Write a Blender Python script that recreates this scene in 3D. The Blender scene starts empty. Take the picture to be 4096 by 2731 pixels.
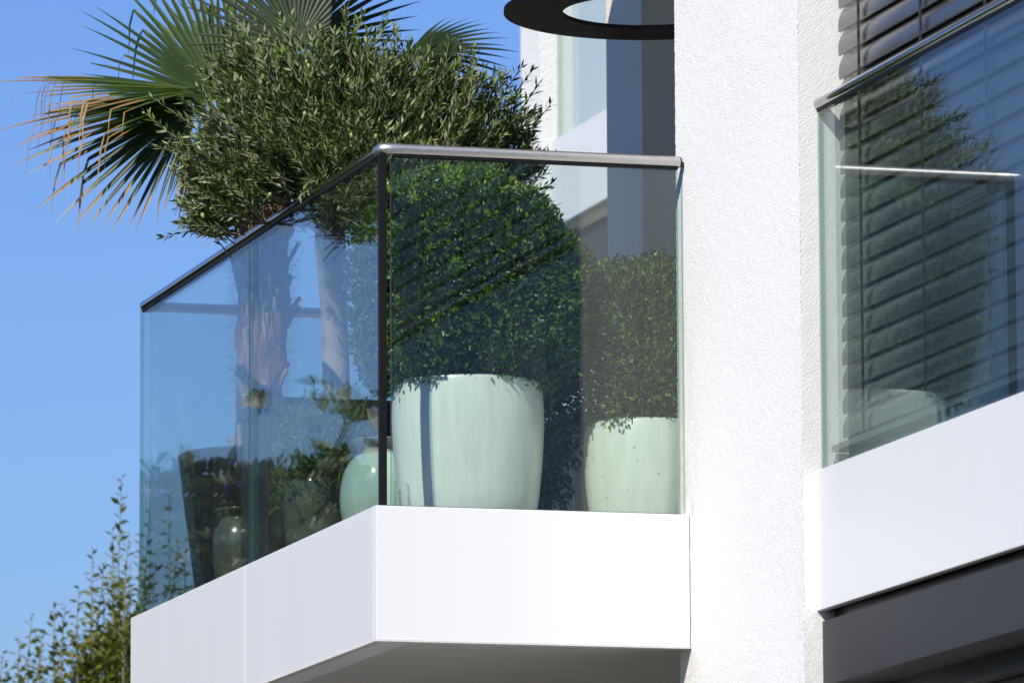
import bpy, math, random
import numpy as np
from mathutils import Vector, Matrix

SC = bpy.context.scene
COL = SC.collection
V = Vector
PI = math.pi

# ------------------------------------------------------------------ camera
YAW, PITCH, ROLL = math.radians(16.088), math.radians(8.413), math.radians(-0.283)
fwd = V((math.sin(YAW)*math.cos(PITCH), math.cos(YAW)*math.cos(PITCH), math.sin(PITCH)))
rgt = V((math.cos(YAW), -math.sin(YAW), 0))
upv = rgt.cross(fwd)
r2 = math.cos(ROLL)*rgt + math.sin(ROLL)*upv
u2 = -math.sin(ROLL)*rgt + math.cos(ROLL)*upv
cam = bpy.data.cameras.new('camera')
cam.sensor_width = 36.0
cam.lens = 26000/4096*36
cam.clip_start = 0.5
cam.clip_end = 3000
cam.dof.use_dof = True
cam.dof.focus_distance = 18.7
cam.dof.aperture_fstop = 8.0
cam_o = bpy.data.objects.new('camera', cam)
COL.objects.link(cam_o)
mw = Matrix(((r2.x, u2.x, -fwd.x, -4.5547), (r2.y, u2.y, -fwd.y, -17.1526), (r2.z, u2.z, -fwd.z, -2.1719), (0, 0, 0, 1)))
cam_o.matrix_world = mw
SC.camera = cam_o

# ------------------------------------------------------------------ sky, sun, exposure
SUN = V((-1.0, -0.96, 1.14)).normalized()          # direction towards the sun
world = bpy.data.worlds.new('World')
SC.world = world
world.use_nodes = True
wn = world.node_tree.nodes
wl = world.node_tree.links
wn.clear()
sky = wn.new('ShaderNodeTexSky')
sky.sky_type = 'NISHITA'
sky.sun_disc = False
sky.sun_elevation = math.asin(SUN.z)
sky.sun_rotation = math.atan2(SUN.x, SUN.y)
sky.altitude = 0
sky.air_density = 1.75
sky.dust_density = 0.0
sky.ozone_density = 4.6
tintn = wn.new('ShaderNodeMix')
tintn.data_type = 'RGBA'
tintn.blend_type = 'MULTIPLY'
tintn.inputs['Factor'].default_value = 1.0
tintn.inputs[7].default_value = (0.400, 0.555, 1.05, 1)
bg = wn.new('ShaderNodeBackground')
bg.inputs['Strength'].default_value = 0.10
wo = wn.new('ShaderNodeOutputWorld')
wl.new(sky.outputs[0], tintn.inputs[6])
wl.new(tintn.outputs[2], bg.inputs['Color'])
wl.new(bg.outputs[0], wo.inputs['Surface'])
sun = bpy.data.lights.new('sun', 'SUN')
sun.energy = 4.4
sun.angle = math.radians(0.53)
sun.color = (1.0, 0.945, 0.845)
sun_o = bpy.data.objects.new('sun', sun)
sun_o.rotation_euler = SUN.to_track_quat('Z', 'Y').to_euler()
sun_o.location = SUN*40
COL.objects.link(sun_o)
SC.view_settings.view_transform = 'Standard'
SC.view_settings.look = 'None'
SC.view_settings.exposure = 0.34
SC.view_settings.gamma = 1.0
SC.view_settings.use_curve_mapping = False
SC.render.engine = 'CYCLES'
SC.cycles.max_bounces = 10
SC.cycles.transparent_max_bounces = 40
SC.cycles.glossy_bounces = 6
SC.cycles.diffuse_bounces = 4
SC.cycles.caustics_reflective = False
SC.cycles.caustics_refractive = False
SC.cycles.use_denoising = True
SC.render.film_transparent = False

# ------------------------------------------------------------------ materials
MATS = {}
def nodes_of(name):
    m = bpy.data.materials.new(name)
    m.use_nodes = True
    nt = m.node_tree
    nt.nodes.clear()
    out = nt.nodes.new('ShaderNodeOutputMaterial')
    MATS[name] = m
    return m, nt, nt.nodes, nt.links, out

def ramp(n, stops):
    r = n.new('ShaderNodeValToRGB')
    e = r.color_ramp.elements
    while len(e) < len(stops):
        e.new(0.5)
    for i, (p, c) in enumerate(stops):
        e[i].position = p
        e[i].color = (c[0], c[1], c[2], 1) if not isinstance(c, (int, float)) else (c, c, c, 1)
    return r

def noise(n, l, co, scale, detail=4, rough=0.55, mapscale=None):
    t = n.new('ShaderNodeTexNoise')
    t.inputs['Scale'].default_value = scale
    t.inputs['Detail'].default_value = detail
    t.inputs['Roughness'].default_value = rough
    if mapscale:
        mp = n.new('ShaderNodeMapping')
        mp.inputs['Scale'].default_value = mapscale
        l.new(co, mp.inputs['Vector'])
        l.new(mp.outputs[0], t.inputs['Vector'])
    else:
        l.new(co, t.inputs['Vector'])
    return t

def simple(name, stops, nscale=8, rough=0.5, metal=0.0, spec=0.5, bump=0.0, bscale=200, bdist=0.002, coat=0.0, mapscale=None, rvar=0.0, aniso=0.0, bmap=None, detail=4):
    m, nt, n, l, out = nodes_of(name)
    tc = n.new('ShaderNodeTexCoord')
    co = tc.outputs['Object']
    b = n.new('ShaderNodeBsdfPrincipled')
    t = noise(n, l, co, nscale, detail, 0.6, mapscale)
    r = ramp(n, stops)
    l.new(t.outputs['Fac'], r.inputs['Fac'])
    l.new(r.outputs['Color'], b.inputs['Base Color'])
    b.inputs['Roughness'].default_value = rough
    b.inputs['Metallic'].default_value = metal
    b.inputs['Specular IOR Level'].default_value = spec
    b.inputs['Coat Weight'].default_value = coat
    b.inputs['Anisotropic'].default_value = aniso
    if rvar:
        mr = n.new('ShaderNodeMapRange')
        mr.inputs['To Min'].default_value = max(0.02, rough-rvar)
        mr.inputs['To Max'].default_value = rough+rvar
        l.new(t.outputs['Fac'], mr.inputs['Value'])
        l.new(mr.outputs[0], b.inputs['Roughness'])
    if bump:
        t2 = noise(n, l, co, bscale, 3, 0.6, bmap)
        bp = n.new('ShaderNodeBump')
        bp.inputs['Strength'].default_value = bump
        bp.inputs['Distance'].default_value = bdist
        l.new(t2.outputs['Fac'], bp.inputs['Height'])
        l.new(bp.outputs[0], b.inputs['Normal'])
    l.new(b.outputs[0], out.inputs['Surface'])
    return m

def stucco(name, base, coarse=1.0):
    m, nt, n, l, out = nodes_of(name)
    tc = n.new('ShaderNodeTexCoord')
    co = tc.outputs['Object']
    b = n.new('ShaderNodeBsdfPrincipled')
    big = noise(n, l, co, 2.2, 5, 0.6)
    fine = noise(n, l, co, 150, 3, 0.6)
    r = ramp(n, [(0.25, [c*0.95 for c in base]), (0.75, base)])
    l.new(big.outputs['Fac'], r.inputs['Fac'])
    r2_ = ramp(n, [(0.28, (0.80, 0.80, 0.80)), (0.42, (1, 1, 1))])
    l.new(fine.outputs['Fac'], r2_.inputs['Fac'])
    mx = n.new('ShaderNodeMix'); mx.data_type = 'RGBA'; mx.blend_type = 'MULTIPLY'
    mx.inputs['Factor'].default_value = 0.6
    l.new(r.outputs['Color'], mx.inputs[6]); l.new(r2_.outputs['Color'], mx.inputs[7])
    l.new(mx.outputs[2], b.inputs['Base Color'])
    b.inputs['Roughness'].default_value = 0.9
    b.inputs['Specular IOR Level'].default_value = 0.2
    v1 = n.new('ShaderNodeTexVoronoi'); v1.inputs['Scale'].default_value = 120/coarse
    mp = n.new('ShaderNodeMapping'); mp.inputs['Scale'].default_value = (1, 0.55, 1)
    l.new(co, mp.inputs['Vector']); l.new(mp.outputs[0], v1.inputs['Vector'])
    t2 = noise(n, l, mp.outputs[0], 230/coarse, 4, 0.65)
    add = n.new('ShaderNodeMath'); add.operation = 'ADD'
    l.new(v1.outputs['Distance'], add.inputs[0]); l.new(t2.outputs['Fac'], add.inputs[1])
    bp = n.new('ShaderNodeBump'); bp.inputs['Strength'].default_value = 0.75; bp.inputs['Distance'].default_value = 0.0035*coarse
    l.new(add.outputs[0], bp.inputs['Height'])
    l.new(bp.outputs[0], b.inputs['Normal'])
    l.new(b.outputs[0], out.inputs['Surface'])
    return m

def glass_mat(name, tint, rough=0.0, dirt=0.007):
    """thin tinted architectural glass: Fresnel reflection over tinted transmission, on both faces of a real pane"""
    m, nt, n, l, out = nodes_of(name)
    geo = n.new('ShaderNodeNewGeometry')
    ior = n.new('ShaderNodeMix'); ior.data_type = 'FLOAT'
    ior.inputs[2].default_value = 1.52; ior.inputs[3].default_value = 1/1.52
    l.new(geo.outputs['Backfacing'], ior.inputs['Factor'])
    fr = n.new('ShaderNodeFresnel')
    l.new(ior.outputs[0], fr.inputs['IOR'])
    tr = n.new('ShaderNodeBsdfTransparent')
    tr.inputs['Color'].default_value = (*tint, 1)
    gl = n.new('ShaderNodeBsdfGlossy')
    gl.inputs['Roughness'].default_value = rough
    gl.inputs['Color'].default_value = (0.97, 0.99, 1.0, 1)
    mx = n.new('ShaderNodeMixShader')
    l.new(fr.outputs[0], mx.inputs[0]); l.new(tr.outputs[0], mx.inputs[1]); l.new(gl.outputs[0], mx.inputs[2])
    # thin film of dust
    tc = n.new('ShaderNodeTexCoord')
    nz = noise(n, l, tc.outputs['Object'], 5, 8, 0.7, (1, 1, 0.45))
    rp = ramp(n, [(0.42, 0.0), (0.8, dirt*2.2)])
    l.new(nz.outputs['Fac'], rp.inputs['Fac'])
    df = n.new('ShaderNodeBsdfDiffuse'); df.inputs['Color'].default_value = (0.6, 0.6, 0.58, 1)
    m2 = n.new('ShaderNodeMixShader')
    l.new(rp.outputs['Color'], m2.inputs[0]); l.new(mx.outputs[0], m2.inputs[1]); l.new(df.outputs[0], m2.inputs[2])
    l.new(m2.outputs[0], out.inputs['Surface'])
    return m

def leaf_mat(name, stops, under=None, rough=0.42, trans=0.25, spec=0.5):
    """leaf colour from the per-leaf 'tint' attribute; pale underside where the species has one"""
    m, nt, n, l, out = nodes_of(name)
    at = n.new('ShaderNodeAttribute'); at.attribute_name = 'tint'
    r = ramp(n, stops)
    l.new(at.outputs['Fac'], r.inputs['Fac'])
    colr = r.outputs['Color']
    if under:
        geo = n.new('ShaderNodeNewGeometry')
        r3 = ramp(n, under)
        l.new(at.outputs['Fac'], r3.inputs['Fac'])
        mx = n.new('ShaderNodeMix'); mx.data_type = 'RGBA'
        l.new(geo.outputs['Backfacing'], mx.inputs['Factor'])
        l.new(r.outputs['Color'], mx.inputs[6]); l.new(r3.outputs['Color'], mx.inputs[7])
        colr = mx.outputs[2]
    b = n.new('ShaderNodeBsdfPrincipled')
    l.new(colr, b.inputs['Base Color'])
    b.inputs['Roughness'].default_value = rough
    b.inputs['Specular IOR Level'].default_value = spec
    tl = n.new('ShaderNodeBsdfTranslucent')
    hs = n.new('ShaderNodeHueSaturation'); hs.inputs['Saturation'].default_value = 1.15; hs.inputs['Value'].default_value = 1.5
    l.new(colr, hs.inputs['Color']); l.new(hs.outputs[0], tl.inputs['Color'])
    ms = n.new('ShaderNodeMixShader'); ms.inputs[0].default_value = trans
    l.new(b.outputs[0], ms.inputs[1]); l.new(tl.outputs[0], ms.inputs[2])
    l.new(ms.outputs[0], out.inputs['Surface'])
    return m

def glaze(name, c1, c2, rough=0.22, spots=True):
    m, nt, n, l, out = nodes_of(name)
    tc = n.new('ShaderNodeTexCoord'); co = tc.outputs['Object']
    b = n.new('ShaderNodeBsdfPrincipled')
    t = noise(n, l, co, 5, 6, 0.6, (1, 1, 0.6))
    r = ramp(n, [(0.3, c1), (0.7, c2)])
    l.new(t.outputs['Fac'], r.inputs['Fac'])
    st = noise(n, l, co, 38, 4, 0.6, (1, 1, 0.12))
    rs = ramp(n, [(0.32, (0.82, 0.845, 0.82)), (0.62, (1, 1, 1))])
    l.new(st.outputs['Fac'], rs.inputs['Fac'])
    mx = n.new('ShaderNodeMix'); mx.data_type = 'RGBA'; mx.blend_type = 'MULTIPLY'; mx.inputs['Factor'].default_value = 0.7
    l.new(r.outputs['Color'], mx.inputs[6]); l.new(rs.outputs['Color'], mx.inputs[7])
    colr = mx.outputs[2]
    if spots:
        vo = n.new('ShaderNodeTexVoronoi'); vo.inputs['Scale'].default_value = 30
        l.new(co, vo.inputs['Vector'])
        rv = ramp(n, [(0.07, (0.30, 0.30, 0.22)), (0.13, (1, 1, 1))])
        l.new(vo.outputs['Distance'], rv.inputs['Fac'])
        m2 = n.new('ShaderNodeMix'); m2.data_type = 'RGBA'; m2.blend_type = 'MULTIPLY'
        nm = noise(n, l, co, 9, 2)
        rm = ramp(n, [(0.46, 0.0), (0.56, 0.8)])
        l.new(nm.outputs['Fac'], rm.inputs['Fac']); l.new(rm.outputs['Color'], m2.inputs['Factor'])
        l.new(colr, m2.inputs[6]); l.new(rv.outputs['Color'], m2.inputs[7])
        colr = m2.outputs[2]
    l.new(colr, b.inputs['Base Color'])
    b.inputs['Roughness'].default_value = rough
    b.inputs['Coat Weight'].default_value = 0.5
    b.inputs['Coat Roughness'].default_value = 0.12
    bn = noise(n, l, co, 14, 3, 0.5)
    bp = n.new('ShaderNodeBump'); bp.inputs['Strength'].default_value = 0.25; bp.inputs['Distance'].default_value = 0.006
    l.new(bn.outputs['Fac'], bp.inputs['Height']); l.new(bp.outputs[0], b.inputs['Normal'])
    l.new(b.outputs[0], out.inputs['Surface'])
    return m

W = (0.80, 0.795, 0.78)
stucco('stucco', W, 1.0)
stucco('stucco_warm', (0.84, 0.775, 0.66), 1.0)  # stucco copy for the pier, warmed in place of more neutral bounce light
def plaster_mat():
    m, nt, n, l, out = nodes_of('plaster_white')
    tc = n.new('ShaderNodeTexCoord'); co = tc.outputs['Object']
    b = n.new('ShaderNodeBsdfPrincipled'); b.inputs['Roughness'].default_value = 0.9; b.inputs['Specular IOR Level'].default_value = 0.2
    t = noise(n, l, co, 2.2, 6, 0.6)
    r = ramp(n, [(0.3, (0.770, 0.760, 0.740)), (0.7, (0.81, 0.803, 0.785))])
    l.new(t.outputs['Fac'], r.inputs['Fac'])
    # dirt splashed up where the parapets meet the wall, and along the two arrises
    sx = n.new('ShaderNodeSeparateXYZ'); l.new(co, sx.inputs[0])
    def band(sock, a, b_):
        mr = n.new('ShaderNodeMapRange'); mr.inputs['From Min'].default_value = a; mr.inputs['From Max'].default_value = b_
        l.new(sock, mr.inputs['Value']); return mr.outputs[0]
    m1 = n.new('ShaderNodeMath'); m1.operation = 'MAXIMUM'
    l.new(band(sx.outputs['Y'], -0.11, 0.02), m1.inputs[0]); m0 = n.new('ShaderNodeMath'); m0.operation = 'MULTIPLY'; m0.inputs[1].default_value = 0.4
    l.new(band(sx.outputs['Y'], -0.88, -0.99), m0.inputs[0]); l.new(m0.outputs[0], m1.inputs[1])
    zz = band(sx.outputs['Z'], 0.75, -0.05)
    m2 = n.new('ShaderNodeMath'); m2.operation = 'MULTIPLY'; l.new(m1.outputs[0], m2.inputs[0]); l.new(zz, m2.inputs[1])
    dn = noise(n, l, co, 24, 6, 0.7, (1, 1, 0.35)); dr = ramp(n, [(0.38, 0.0), (0.72, 0.85)]); l.new(dn.outputs['Fac'], dr.inputs['Fac'])
    m3 = n.new('ShaderNodeMath'); m3.operation = 'MULTIPLY'; l.new(m2.outputs[0], m3.inputs[0]); l.new(dr.outputs['Color'], m3.inputs[1])
    mx = n.new('ShaderNodeMix'); mx.data_type = 'RGBA'; l.new(m3.outputs[0], mx.inputs['Factor'])
    l.new(r.outputs['Color'], mx.inputs[6]); mx.inputs[7].default_value = (0.52, 0.45, 0.36, 1)
    l.new(mx.outputs[2], b.inputs['Base Color']); l.new(b.outputs[0], out.inputs['Surface'])
plaster_mat()
simple('white_panel', [(0.25, (0.728, 0.728, 0.720)), (0.6, (0.745, 0.745, 0.738))], 6, mapscale=(1, 1, 0.08), detail=6, rough=0.35, bump=0.05, bscale=3, bdist=0.004, rvar=0.05)
simple('soffit', [(0.3, (0.60, 0.58, 0.54)), (0.7, (0.68, 0.66, 0.62))], 3, rough=0.8)
simple('deck_stone', [(0.3, (0.44, 0.41, 0.37)), (0.7, (0.53, 0.50, 0.45))], 12, rough=0.8)
simple('steel', [(0.2, (0.58, 0.55, 0.51)), (0.8, (0.66, 0.63, 0.58))], 60, rough=0.40, metal=1.0, rvar=0.06, bump=0.06, bscale=500, bdist=0.0006)
simple('polished_steel', [(0.2, (0.40, 0.40, 0.41)), (0.8, (0.47, 0.47, 0.48))], 40, rough=0.12, metal=1.0, rvar=0.04, bump=0.04, bscale=300, bdist=0.0005)
simple('black_joint', [(0.3, (0.006, 0.007, 0.009)), (0.7, (0.010, 0.011, 0.013))], 30, rough=0.55, spec=0.12)
simple('slat_paint', [(0.2, (0.20, 0.193, 0.187)), (0.8, (0.225, 0.218, 0.212))], 20, rough=0.25, metal=0.88, spec=0.6, rvar=0.05)
simple('slat_cord', [(0.3, (0.012, 0.012, 0.013)), (0.7, (0.02, 0.02, 0.02))], 300, rough=0.7)
simple('dark_metal', [(0.2, (0.029, 0.029, 0.033)), (0.8, (0.036, 0.036, 0.041))], 3, rough=0.5, spec=0.3, rvar=0.05)
simple('frame_black', [(0.2, (0.012, 0.012, 0.014)), (0.8, (0.02, 0.02, 0.022))], 6, rough=0.35)
simple('corten', [(0.3, (0.018, 0.009, 0.006)), (0.7, (0.045, 0.020, 0.012))], 14, rough=0.75, bump=0.2, bscale=90, bdist=0.002)
glaze('celadon', (0.765, 0.770, 0.70), (0.84, 0.845, 0.775), 0.36)
glaze('celadon_warm', (0.70, 0.71, 0.60), (0.79, 0.79, 0.68), 0.38)
glaze('celadon_jar', (0.50, 0.68, 0.60), (0.60, 0.74, 0.66), 0.10, spots=False)
simple('bronze_glaze', [(0.3, (0.09, 0.095, 0.07)), (0.7, (0.19, 0.19, 0.145))], 9, rough=0.22, metal=0.25, coat=0.5, rvar=0.06, bump=0.15, bscale=40, bdist=0.003)
simple('black_planter', [(0.3, (0.010, 0.012, 0.012)), (0.7, (0.018, 0.020, 0.020))], 8, rough=0.40)
simple('grey_planter', [(0.3, (0.035, 0.037, 0.042)), (0.7, (0.05, 0.052, 0.058))], 8, rough=0.5)
simple('soil', [(0.3, (0.02, 0.014, 0.01)), (0.7, (0.05, 0.035, 0.025))], 60, rough=0.95, bump=0.6, bscale=120, bdist=0.01)
simple('olive_bark', [(0.25, (0.16, 0.145, 0.115)), (0.5, (0.34, 0.31, 0.26)), (0.8, (0.44, 0.41, 0.35))], 16, rough=0.85, bump=0.5, bscale=45, bdist=0.006, mapscale=(1, 1, 0.5))
simple('twig', [(0.3, (0.14, 0.125, 0.09)), (0.7, (0.24, 0.22, 0.17))], 40, rough=0.8)
simple('palm_fibre', [(0.2, (0.07, 0.036, 0.022)), (0.55, (0.21, 0.118, 0.072)), (0.85, (0.36, 0.235, 0.15))], 26, rough=0.95, bump=0.9, bscale=60, bdist=0.012, mapscale=(1, 1, 0.18), bmap=(1, 1, 0.2))
simple('palm_stub', [(0.25, (0.20, 0.13, 0.08)), (0.7, (0.46, 0.38, 0.28))], 22, rough=0.8, mapscale=(1, 1, 0.3))
simple('petiole', [(0.3, (0.05, 0.075, 0.02)), (0.7, (0.09, 0.12, 0.035))], 20, rough=0.5)
simple('recess_dark', [(0.3, (0.010, 0.011, 0.012)), (0.7, (0.014, 0.015, 0.016))], 3, rough=0.08)  # near-black fill for the shaded recess under the left balcony
simple('ground', [(0.3, (0.035, 0.05, 0.018)), (0.7, (0.07, 0.085, 0.035))], 2, rough=0.95)
simple('paving', [(0.3, (0.17, 0.16, 0.145)), (0.7, (0.24, 0.225, 0.20))], 3, rough=0.9, bump=0.2, bscale=20, bdist=0.01)
simple('olive_skin', [(0.3, (0.16, 0.24, 0.06)), (0.7, (0.26, 0.34, 0.10))], 40, rough=0.35)
simple('dead_leaf', [(0.3, (0.22, 0.09, 0.025)), (0.7, (0.35, 0.16, 0.05))], 60, rough=0.7)
TG = (0.880, 0.928, 0.914)
glass_mat('glass', TG)
glass_mat('window_glass', (0.55, 0.60, 0.60), 0.0, 0.01)
m_, nt_, n_, l_, out_ = nodes_of('glass_edge')
b_ = n_.new('ShaderNodeBsdfPrincipled'); b_.inputs['Base Color'].default_value = (0.10, 0.20, 0.185, 1); b_.inputs['Roughness'].default_value = 0.15
t_ = n_.new('ShaderNodeBsdfTransparent'); t_.inputs['Color'].default_value = (0.62, 0.84, 0.80, 1)
x_ = n_.new('ShaderNodeMixShader'); x_.inputs[0].default_value = 0.6
l_.new(b_.outputs[0], x_.inputs[1]); l_.new(t_.outputs[0], x_.inputs[2]); l_.new(x_.outputs[0], out_.inputs['Surface'])
leaf_mat('olive_leaf', [(0.0, (0.034, 0.050, 0.012)), (0.6, (0.080, 0.128, 0.026)), (0.85, (0.140, 0.200, 0.042)), (1.0, (0.24, 0.35, 0.05))],
         under=[(0.0, (0.115, 0.15, 0.062)), (1.0, (0.25, 0.30, 0.13))], rough=0.42, trans=0.16, spec=0.32)
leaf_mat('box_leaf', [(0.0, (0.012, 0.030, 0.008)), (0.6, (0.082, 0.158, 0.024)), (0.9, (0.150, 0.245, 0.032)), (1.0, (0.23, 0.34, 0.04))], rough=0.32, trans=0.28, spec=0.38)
leaf_mat('young_leaf', [(0.0, (0.14, 0.25, 0.025)), (1.0, (0.30, 0.42, 0.05))], rough=0.38, trans=0.35, spec=0.3)
leaf_mat('box_leaf_brown', [(0.0, (0.022, 0.038, 0.008)), (0.6, (0.125, 0.178, 0.025)), (0.93, (0.22, 0.28, 0.042)), (1.0, (0.28, 0.18, 0.06))], rough=0.38, trans=0.26, spec=0.3)
leaf_mat('rosemary_leaf', [(0.0, (0.09, 0.165, 0.04)), (0.6, (0.22, 0.34, 0.09)), (1.0, (0.36, 0.45, 0.25))], rough=0.5, trans=0.35, spec=0.3)
leaf_mat('lavender_flower', [(0.0, (0.08, 0.03, 0.20)), (1.0, (0.20, 0.09, 0.42))], rough=0.6)
leaf_mat('shoot_leaf', [(0.0, (0.030, 0.048, 0.012)), (0.45, (0.125, 0.155, 0.026)), (0.78, (0.20, 0.225, 0.036)), (1.0, (0.42, 0.31, 0.03))], rough=0.5, trans=0.40, spec=0.3)
leaf_mat('broad_leaf', [(0.0, (0.014, 0.022, 0.007)), (1.0, (0.045, 0.065, 0.020))], rough=0.45, trans=0.15)
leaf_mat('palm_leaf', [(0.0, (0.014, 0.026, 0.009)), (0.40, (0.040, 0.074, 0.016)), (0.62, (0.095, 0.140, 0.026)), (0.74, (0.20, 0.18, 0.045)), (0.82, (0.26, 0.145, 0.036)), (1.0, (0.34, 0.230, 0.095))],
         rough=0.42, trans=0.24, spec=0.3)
simple('fibre_hair', [(0.3, (0.14, 0.09, 0.06)), (0.7, (0.26, 0.18, 0.12))], 30, rough=0.9)

# ------------------------------------------------------------------ mesh helpers
def new_obj(name, verts, faces, mat, parent=None, smooth=False, tint=None):
    me = bpy.data.meshes.new(name)
    me.from_pydata([tuple(v) for v in verts], [], faces)
    me.update()
    return finish(name, me, mat, parent, smooth, tint)

def finish(name, me, mat, parent=None, smooth=False, tint=None):
    if smooth:
        me.polygons.foreach_set('use_smooth', [True]*len(me.polygons))
    if tint is not None:
        a = me.attributes.new('tint', 'FLOAT', 'POINT')
        a.data.foreach_set('value', np.asarray(tint, dtype=np.float32))
    mats = mat if isinstance(mat, (list, tuple)) else [mat]
    for x in mats:
        me.materials.append(MATS[x])
    o = bpy.data.objects.new(name, me)
    COL.objects.link(o)
    if parent:
        put(o, parent)
    return o

def put(o, parent):
    o.parent = parent
    if parent.type == 'EMPTY':
        o.matrix_parent_inverse = Matrix.Translation(-V(parent.location))

def big_mesh(name, Vt, F, mat, parent=None, tint=None, smooth=False):
    """fast mesh from arrays: Vt (n,3), F (m,3) triangles"""
    Vt = np.ascontiguousarray(Vt, dtype=np.float32)
    F = np.ascontiguousarray(F, dtype=np.int32)
    me = bpy.data.meshes.new(name)
    me.vertices.add(len(Vt)); me.vertices.foreach_set('co', Vt.ravel())
    me.loops.add(F.size); me.loops.foreach_set('vertex_index', F.ravel())
    me.polygons.add(len(F))
    me.polygons.foreach_set('loop_start', np.arange(0, F.size, 3, dtype=np.int32))
    me.polygons.foreach_set('loop_total', np.full(len(F), 3, dtype=np.int32))
    me.update(calc_edges=True)
    me.validate()
    return finish(name, me, mat, parent, smooth, tint)

def thing(name, label, cat, loc, group=None):
    o = bpy.data.objects.new(name, None)
    o.empty_display_size = 0.1
    o.location = loc
    COL.objects.link(o)
    return tag(o, label, cat, group)

def tag(o, label, cat, group=None, kind=None):
    o['label'] = label
    o['category'] = cat
    if group:
        o['group'] = group
    if kind:
        o['kind'] = kind
    return o

def bevel(o, w=0.003, seg=2):
    md = o.modifiers.new('bevel', 'BEVEL')
    md.width = w; md.segments = seg; md.limit_method = 'ANGLE'
    return o

def box_vf(lo, hi):
    (a, b, c), (d, e, f) = lo, hi
    v = [(a, b, c), (d, b, c), (d, e, c), (a, e, c), (a, b, f), (d, b, f), (d, e, f), (a, e, f)]
    q = [(0, 3, 2, 1), (4, 5, 6, 7), (0, 1, 5, 4), (1, 2, 6, 5), (2, 3, 7, 6), (3, 0, 4, 7)]
    return v, q

def box(name, lo, hi, mat, parent=None, bev=0.0):
    v, q = box_vf(lo, hi)
    o = new_obj(name, v, q, mat, parent)
    if bev:
        bevel(o, bev)
    return o

def pane(name, lo, hi, parent, edge='glass_edge'):
    """a glass pane: two big clear faces, green cut edges"""
    v, q = box_vf(lo, hi)
    o = new_obj(name, v, q, ['glass', edge], parent)
    dims = [hi[i]-lo[i] for i in range(3)]
    ax = dims.index(min(dims))
    for p in o.data.polygons:
        p.material_index = 0 if abs(p.normal[ax]) > 0.9 else 1
    return o

def frame_of(d):
    d = V(d).normalized()
    a = V((0, 0, 1)) if abs(d.z) < 0.9 else V((1, 0, 0))
    x = d.cross(a).normalized()
    return x, d.cross(x).normalized()

def tube_vf(pts, rad, seg=12, caps=True):
    pts = [V(p) for p in pts]
    if not isinstance(rad, (list, tuple)):
        rad = [rad]*len(pts)
    vs, fs = [], []
    px = None
    for i, p in enumerate(pts):
        d = (pts[min(i+1, len(pts)-1)] - pts[max(i-1, 0)]).normalized()
        if px is None:
            x, y = frame_of(d)
        else:
            x = (px - d*px.dot(d)).normalized()
            y = d.cross(x)
        px = x
        for k in range(seg):
            a = 2*PI*k/seg
            vs.append(p + (x*math.cos(a) + y*math.sin(a))*rad[i])
    for i in range(len(pts)-1):
        for k in range(seg):
            k2 = (k+1) % seg
            fs.append((i*seg+k, i*seg+k2, (i+1)*seg+k2, (i+1)*seg+k))
    if caps:
        fs.append(tuple(range(seg))[::-1])
        fs.append(tuple(range((len(pts)-1)*seg, len(pts)*seg)))
    return vs, fs

def tube(name, pts, rad, mat, parent=None, seg=12, smooth=True):
    v, f = tube_vf(pts, rad, seg)
    o = new_obj(name, v, f, mat, parent, smooth)
    if smooth:
        try:
            o.data.set_sharp_from_angle(angle=math.radians(50))
        except Exception:
            pass
    return o

def join_vf(lst):
    vs, fs = [], []
    for v, f in lst:
        k = len(vs)
        vs += list(v)
        fs += [tuple(i+k for i in q) for q in f]
    return vs, fs

def lathe(name, prof, c, mat, parent=None, seg=72, wob=0.0, seed=1):
    rnd = random.Random(seed)
    ph = [rnd.uniform(0, 6.28) for _ in range(4)]
    vs, fs = [], []
    for j, (r, z) in enumerate(prof):
        for k in range(seg):
            a = 2*PI*k/seg
            rr = r*(1 + wob*(math.sin(2*a+ph[0]+z*3)*0.6 + math.sin(3*a+ph[1]-z*7)*0.4))
            vs.append((c[0]+rr*math.cos(a), c[1]+rr*math.sin(a), c[2]+z))
    for j in range(len(prof)-1):
        for k in range(seg):
            k2 = (k+1) % seg
            fs.append((j*seg+k, j*seg+k2, (j+1)*seg+k2, (j+1)*seg+k))
    fs.append(tuple(range(seg))[::-1])
    return new_obj(name, vs, fs, mat, parent, True)

def spline(prof, n=6):
    """Catmull-Rom through profile points"""
    P = [np.array(p, float) for p in prof]
    P = [2*P[0]-P[1]] + P + [2*P[-1]-P[-2]]
    out = []
    for i in range(1, len(P)-2):
        for k in range(n):
            t = k/n
            a, b, c, d = P[i-1], P[i], P[i+1], P[i+2]
            out.append(tuple(0.5*((2*b)+(-a+c)*t+(2*a-5*b+4*c-d)*t*t+(-a+3*b-3*c+d)*t**3)))
    out.append(tuple(P[-2]))
    return out

def unit(a):
    return a/np.maximum(np.linalg.norm(a, axis=-1, keepdims=True), 1e-9)

def leaf_arrays(P, D, N, L, Wd, fold=0.18, curl=0.0):
    """five-vertex folded leaves, four triangles each"""
    P = np.asarray(P, float); D = unit(np.asarray(D, float)); N = np.asarray(N, float)
    S = unit(np.cross(D, N)); N = np.cross(S, D)
    L = np.asarray(L, float)[:, None]; Wd = np.asarray(Wd, float)[:, None]
    b = P
    m = P + D*L*0.48 - N*Wd*fold
    l_ = P + D*L*0.45 + S*Wd*0.5 + N*Wd*0.05
    r_ = P + D*L*0.45 - S*Wd*0.5 + N*Wd*0.05
    t = P + D*L - N*L*curl
    Vt = np.stack([b, l_, m, r_, t], 1).reshape(-1, 3)
    k = np.arange(len(P))[:, None]*5
    F = np.concatenate([k+np.array([0, 3, 2]), k+np.array([3, 4, 2]), k+np.array([4, 1, 2]), k+np.array([1, 0, 2])], 0)
    return Vt, F

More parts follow.
